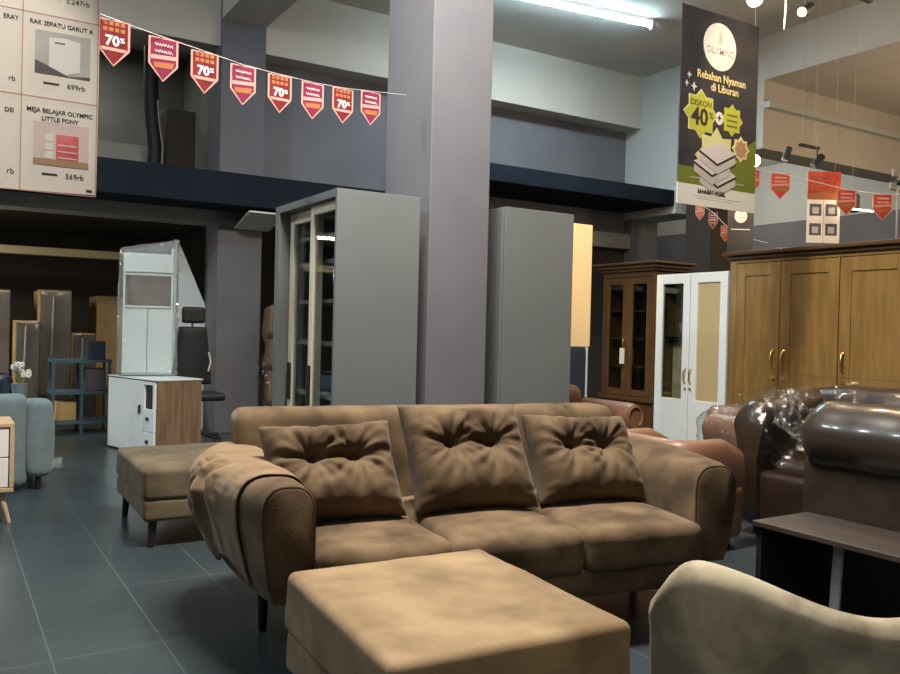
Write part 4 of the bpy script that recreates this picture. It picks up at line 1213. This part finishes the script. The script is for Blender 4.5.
# ------------------------------------------------------------------ lights
def area(name, loc, size, size_y, power, col, target=None, spread=PI):
    l = bpy.data.lights.new(name, 'AREA'); l.shape = 'RECTANGLE'; l.size = size; l.size_y = size_y; l.energy = power; l.color = col; l.spread = spread
    o = bpy.data.objects.new(name, l); link(o); o.location = loc
    d = (Vector(target) - Vector(loc)) if target else Vector((0, 0, -1))
    o.rotation_euler = d.to_track_quat('-Z', 'Y').to_euler(); o['kind'] = 'helper'
    return o
COOL = (.80, .93, 1.0); NEUT = (1.0, .93, .82); WARM = (1.0, .74, .46)
def point(loc, power, col, r=.3):
    l = bpy.data.lights.new('lamp_light', 'POINT'); l.energy = power; l.color = col; l.shadow_soft_size = r
    o = bpy.data.objects.new('lamp_light', l); link(o); o.location = loc; o['kind'] = 'helper'
area('lamp_light', (6.06, 7.5, 4.88), 2.4, .12, 90, COOL)
point((-1.4, 5.8, 4.3), 215, COOL, .12)
area('lamp_light', (1.6, 2.95, 4.6), 1.4, .5, 420, NEUT)
point((1.9, 3.4, 4.4), 40, NEUT, .4)
point((-1.8, .2, 4.2), 40, NEUT, .15)
area('lamp_light', (-1.6, 10.4, 2.4), 2.4, .3, 110, (.95, .95, .88))
point((-.8, 9.9, 1.9), 45, (1, .88, .65), .3)
point((10.6, 4.2, 3.1), 110, WARM, .3)
point((11.3, 10.0, 3.9), 110, (1, .95, .85), .3)
area('lamp_light', (1.2, 11.6, 4.9), 1.6, .3, 18, NEUT)
point((6.6, 3.2, 3.6), 60, WARM, .2)
point((7.15, 4.55, 2.47), 2.5, WARM, .04)
def spotl(loc, target, power, col, ang=70, r=.05):
    l = bpy.data.lights.new('spot_light', 'SPOT'); l.energy = power; l.color = col; l.spot_size = math.radians(ang); l.spot_blend = .6; l.shadow_soft_size = r
    o = bpy.data.objects.new('spot_light', l); link(o); o.location = loc
    o.rotation_euler = (Vector(target) - Vector(loc)).to_track_quat('-Z', 'Y').to_euler(); o['kind'] = 'helper'
spotl((5.18, 3.80, 3.52), (4.0, 3.0, 1.2), 60, WARM, 90)
spotl((3.9, 3.0, 3.9), (5.5, 3.6, 1.0), 120, WARM, 70)
spotl((4.5, 5.0, 3.4), (5.2, 6.1, 1.7), 170, WARM, 50)
spotl((.2, -.7, 3.3), (1.5, .9, .6), 75, NEUT, 42, .1)  # added fill from behind the camera, brightens the beige armchair back
spotl((-.3, 1.2, 3.3), (-.02, 2.9, 1.95), 150, NEUT, 30)  # added unseen spot that brightens the left price poster
l = bpy.data.lights.new('bulb_light', 'POINT'); l.energy = 25; l.color = WARM; l.shadow_soft_size = .06
o = bpy.data.objects.new('bulb_light', l); link(o); o.location = (4.985, 3.92, 3.60); o['kind'] = 'helper'
l = bpy.data.lights.new('bulb_light', 'POINT'); l.energy = 25; l.color = WARM; l.shadow_soft_size = .06
o = bpy.data.objects.new('bulb_light', l); link(o); o.location = (7.09, 5.55, 2.95); o['kind'] = 'helper'

w = bpy.data.worlds.new('world'); scene.world = w; w.use_nodes = True
w.node_tree.nodes['Background'].inputs[0].default_value = (.85, .92, 1.0, 1)
w.node_tree.nodes['Background'].inputs[1].default_value = .07

# ------------------------------------------------------------------ camera
f_px = 830.0
a, p, tl = math.radians(31.6), math.radians(-.55), math.atan(.024)
F = Vector((math.sin(a) * math.cos(p), math.cos(a) * math.cos(p), math.sin(p)))
R0 = Vector((math.cos(a), -math.sin(a), 0)); U0 = R0.cross(F)
Rr = R0 * math.cos(tl) + U0 * math.sin(tl); Uu = -R0 * math.sin(tl) + U0 * math.cos(tl)
cam = bpy.data.cameras.new('camera'); cam.sensor_width = 36; cam.lens = f_px / 900 * 36; cam.clip_start = .05
co = bpy.data.objects.new('camera', cam); link(co)
mw = Matrix(((Rr.x, Uu.x, -F.x, 0), (Rr.y, Uu.y, -F.y, 0), (Rr.z, Uu.z, -F.z, 1.22), (0, 0, 0, 1)))
co.matrix_world = mw
scene.camera = co
vs = scene.view_settings
vs.view_transform = 'Standard'; vs.look = 'None'; vs.gamma = 1; vs.exposure = 0
vs.use_curve_mapping = False
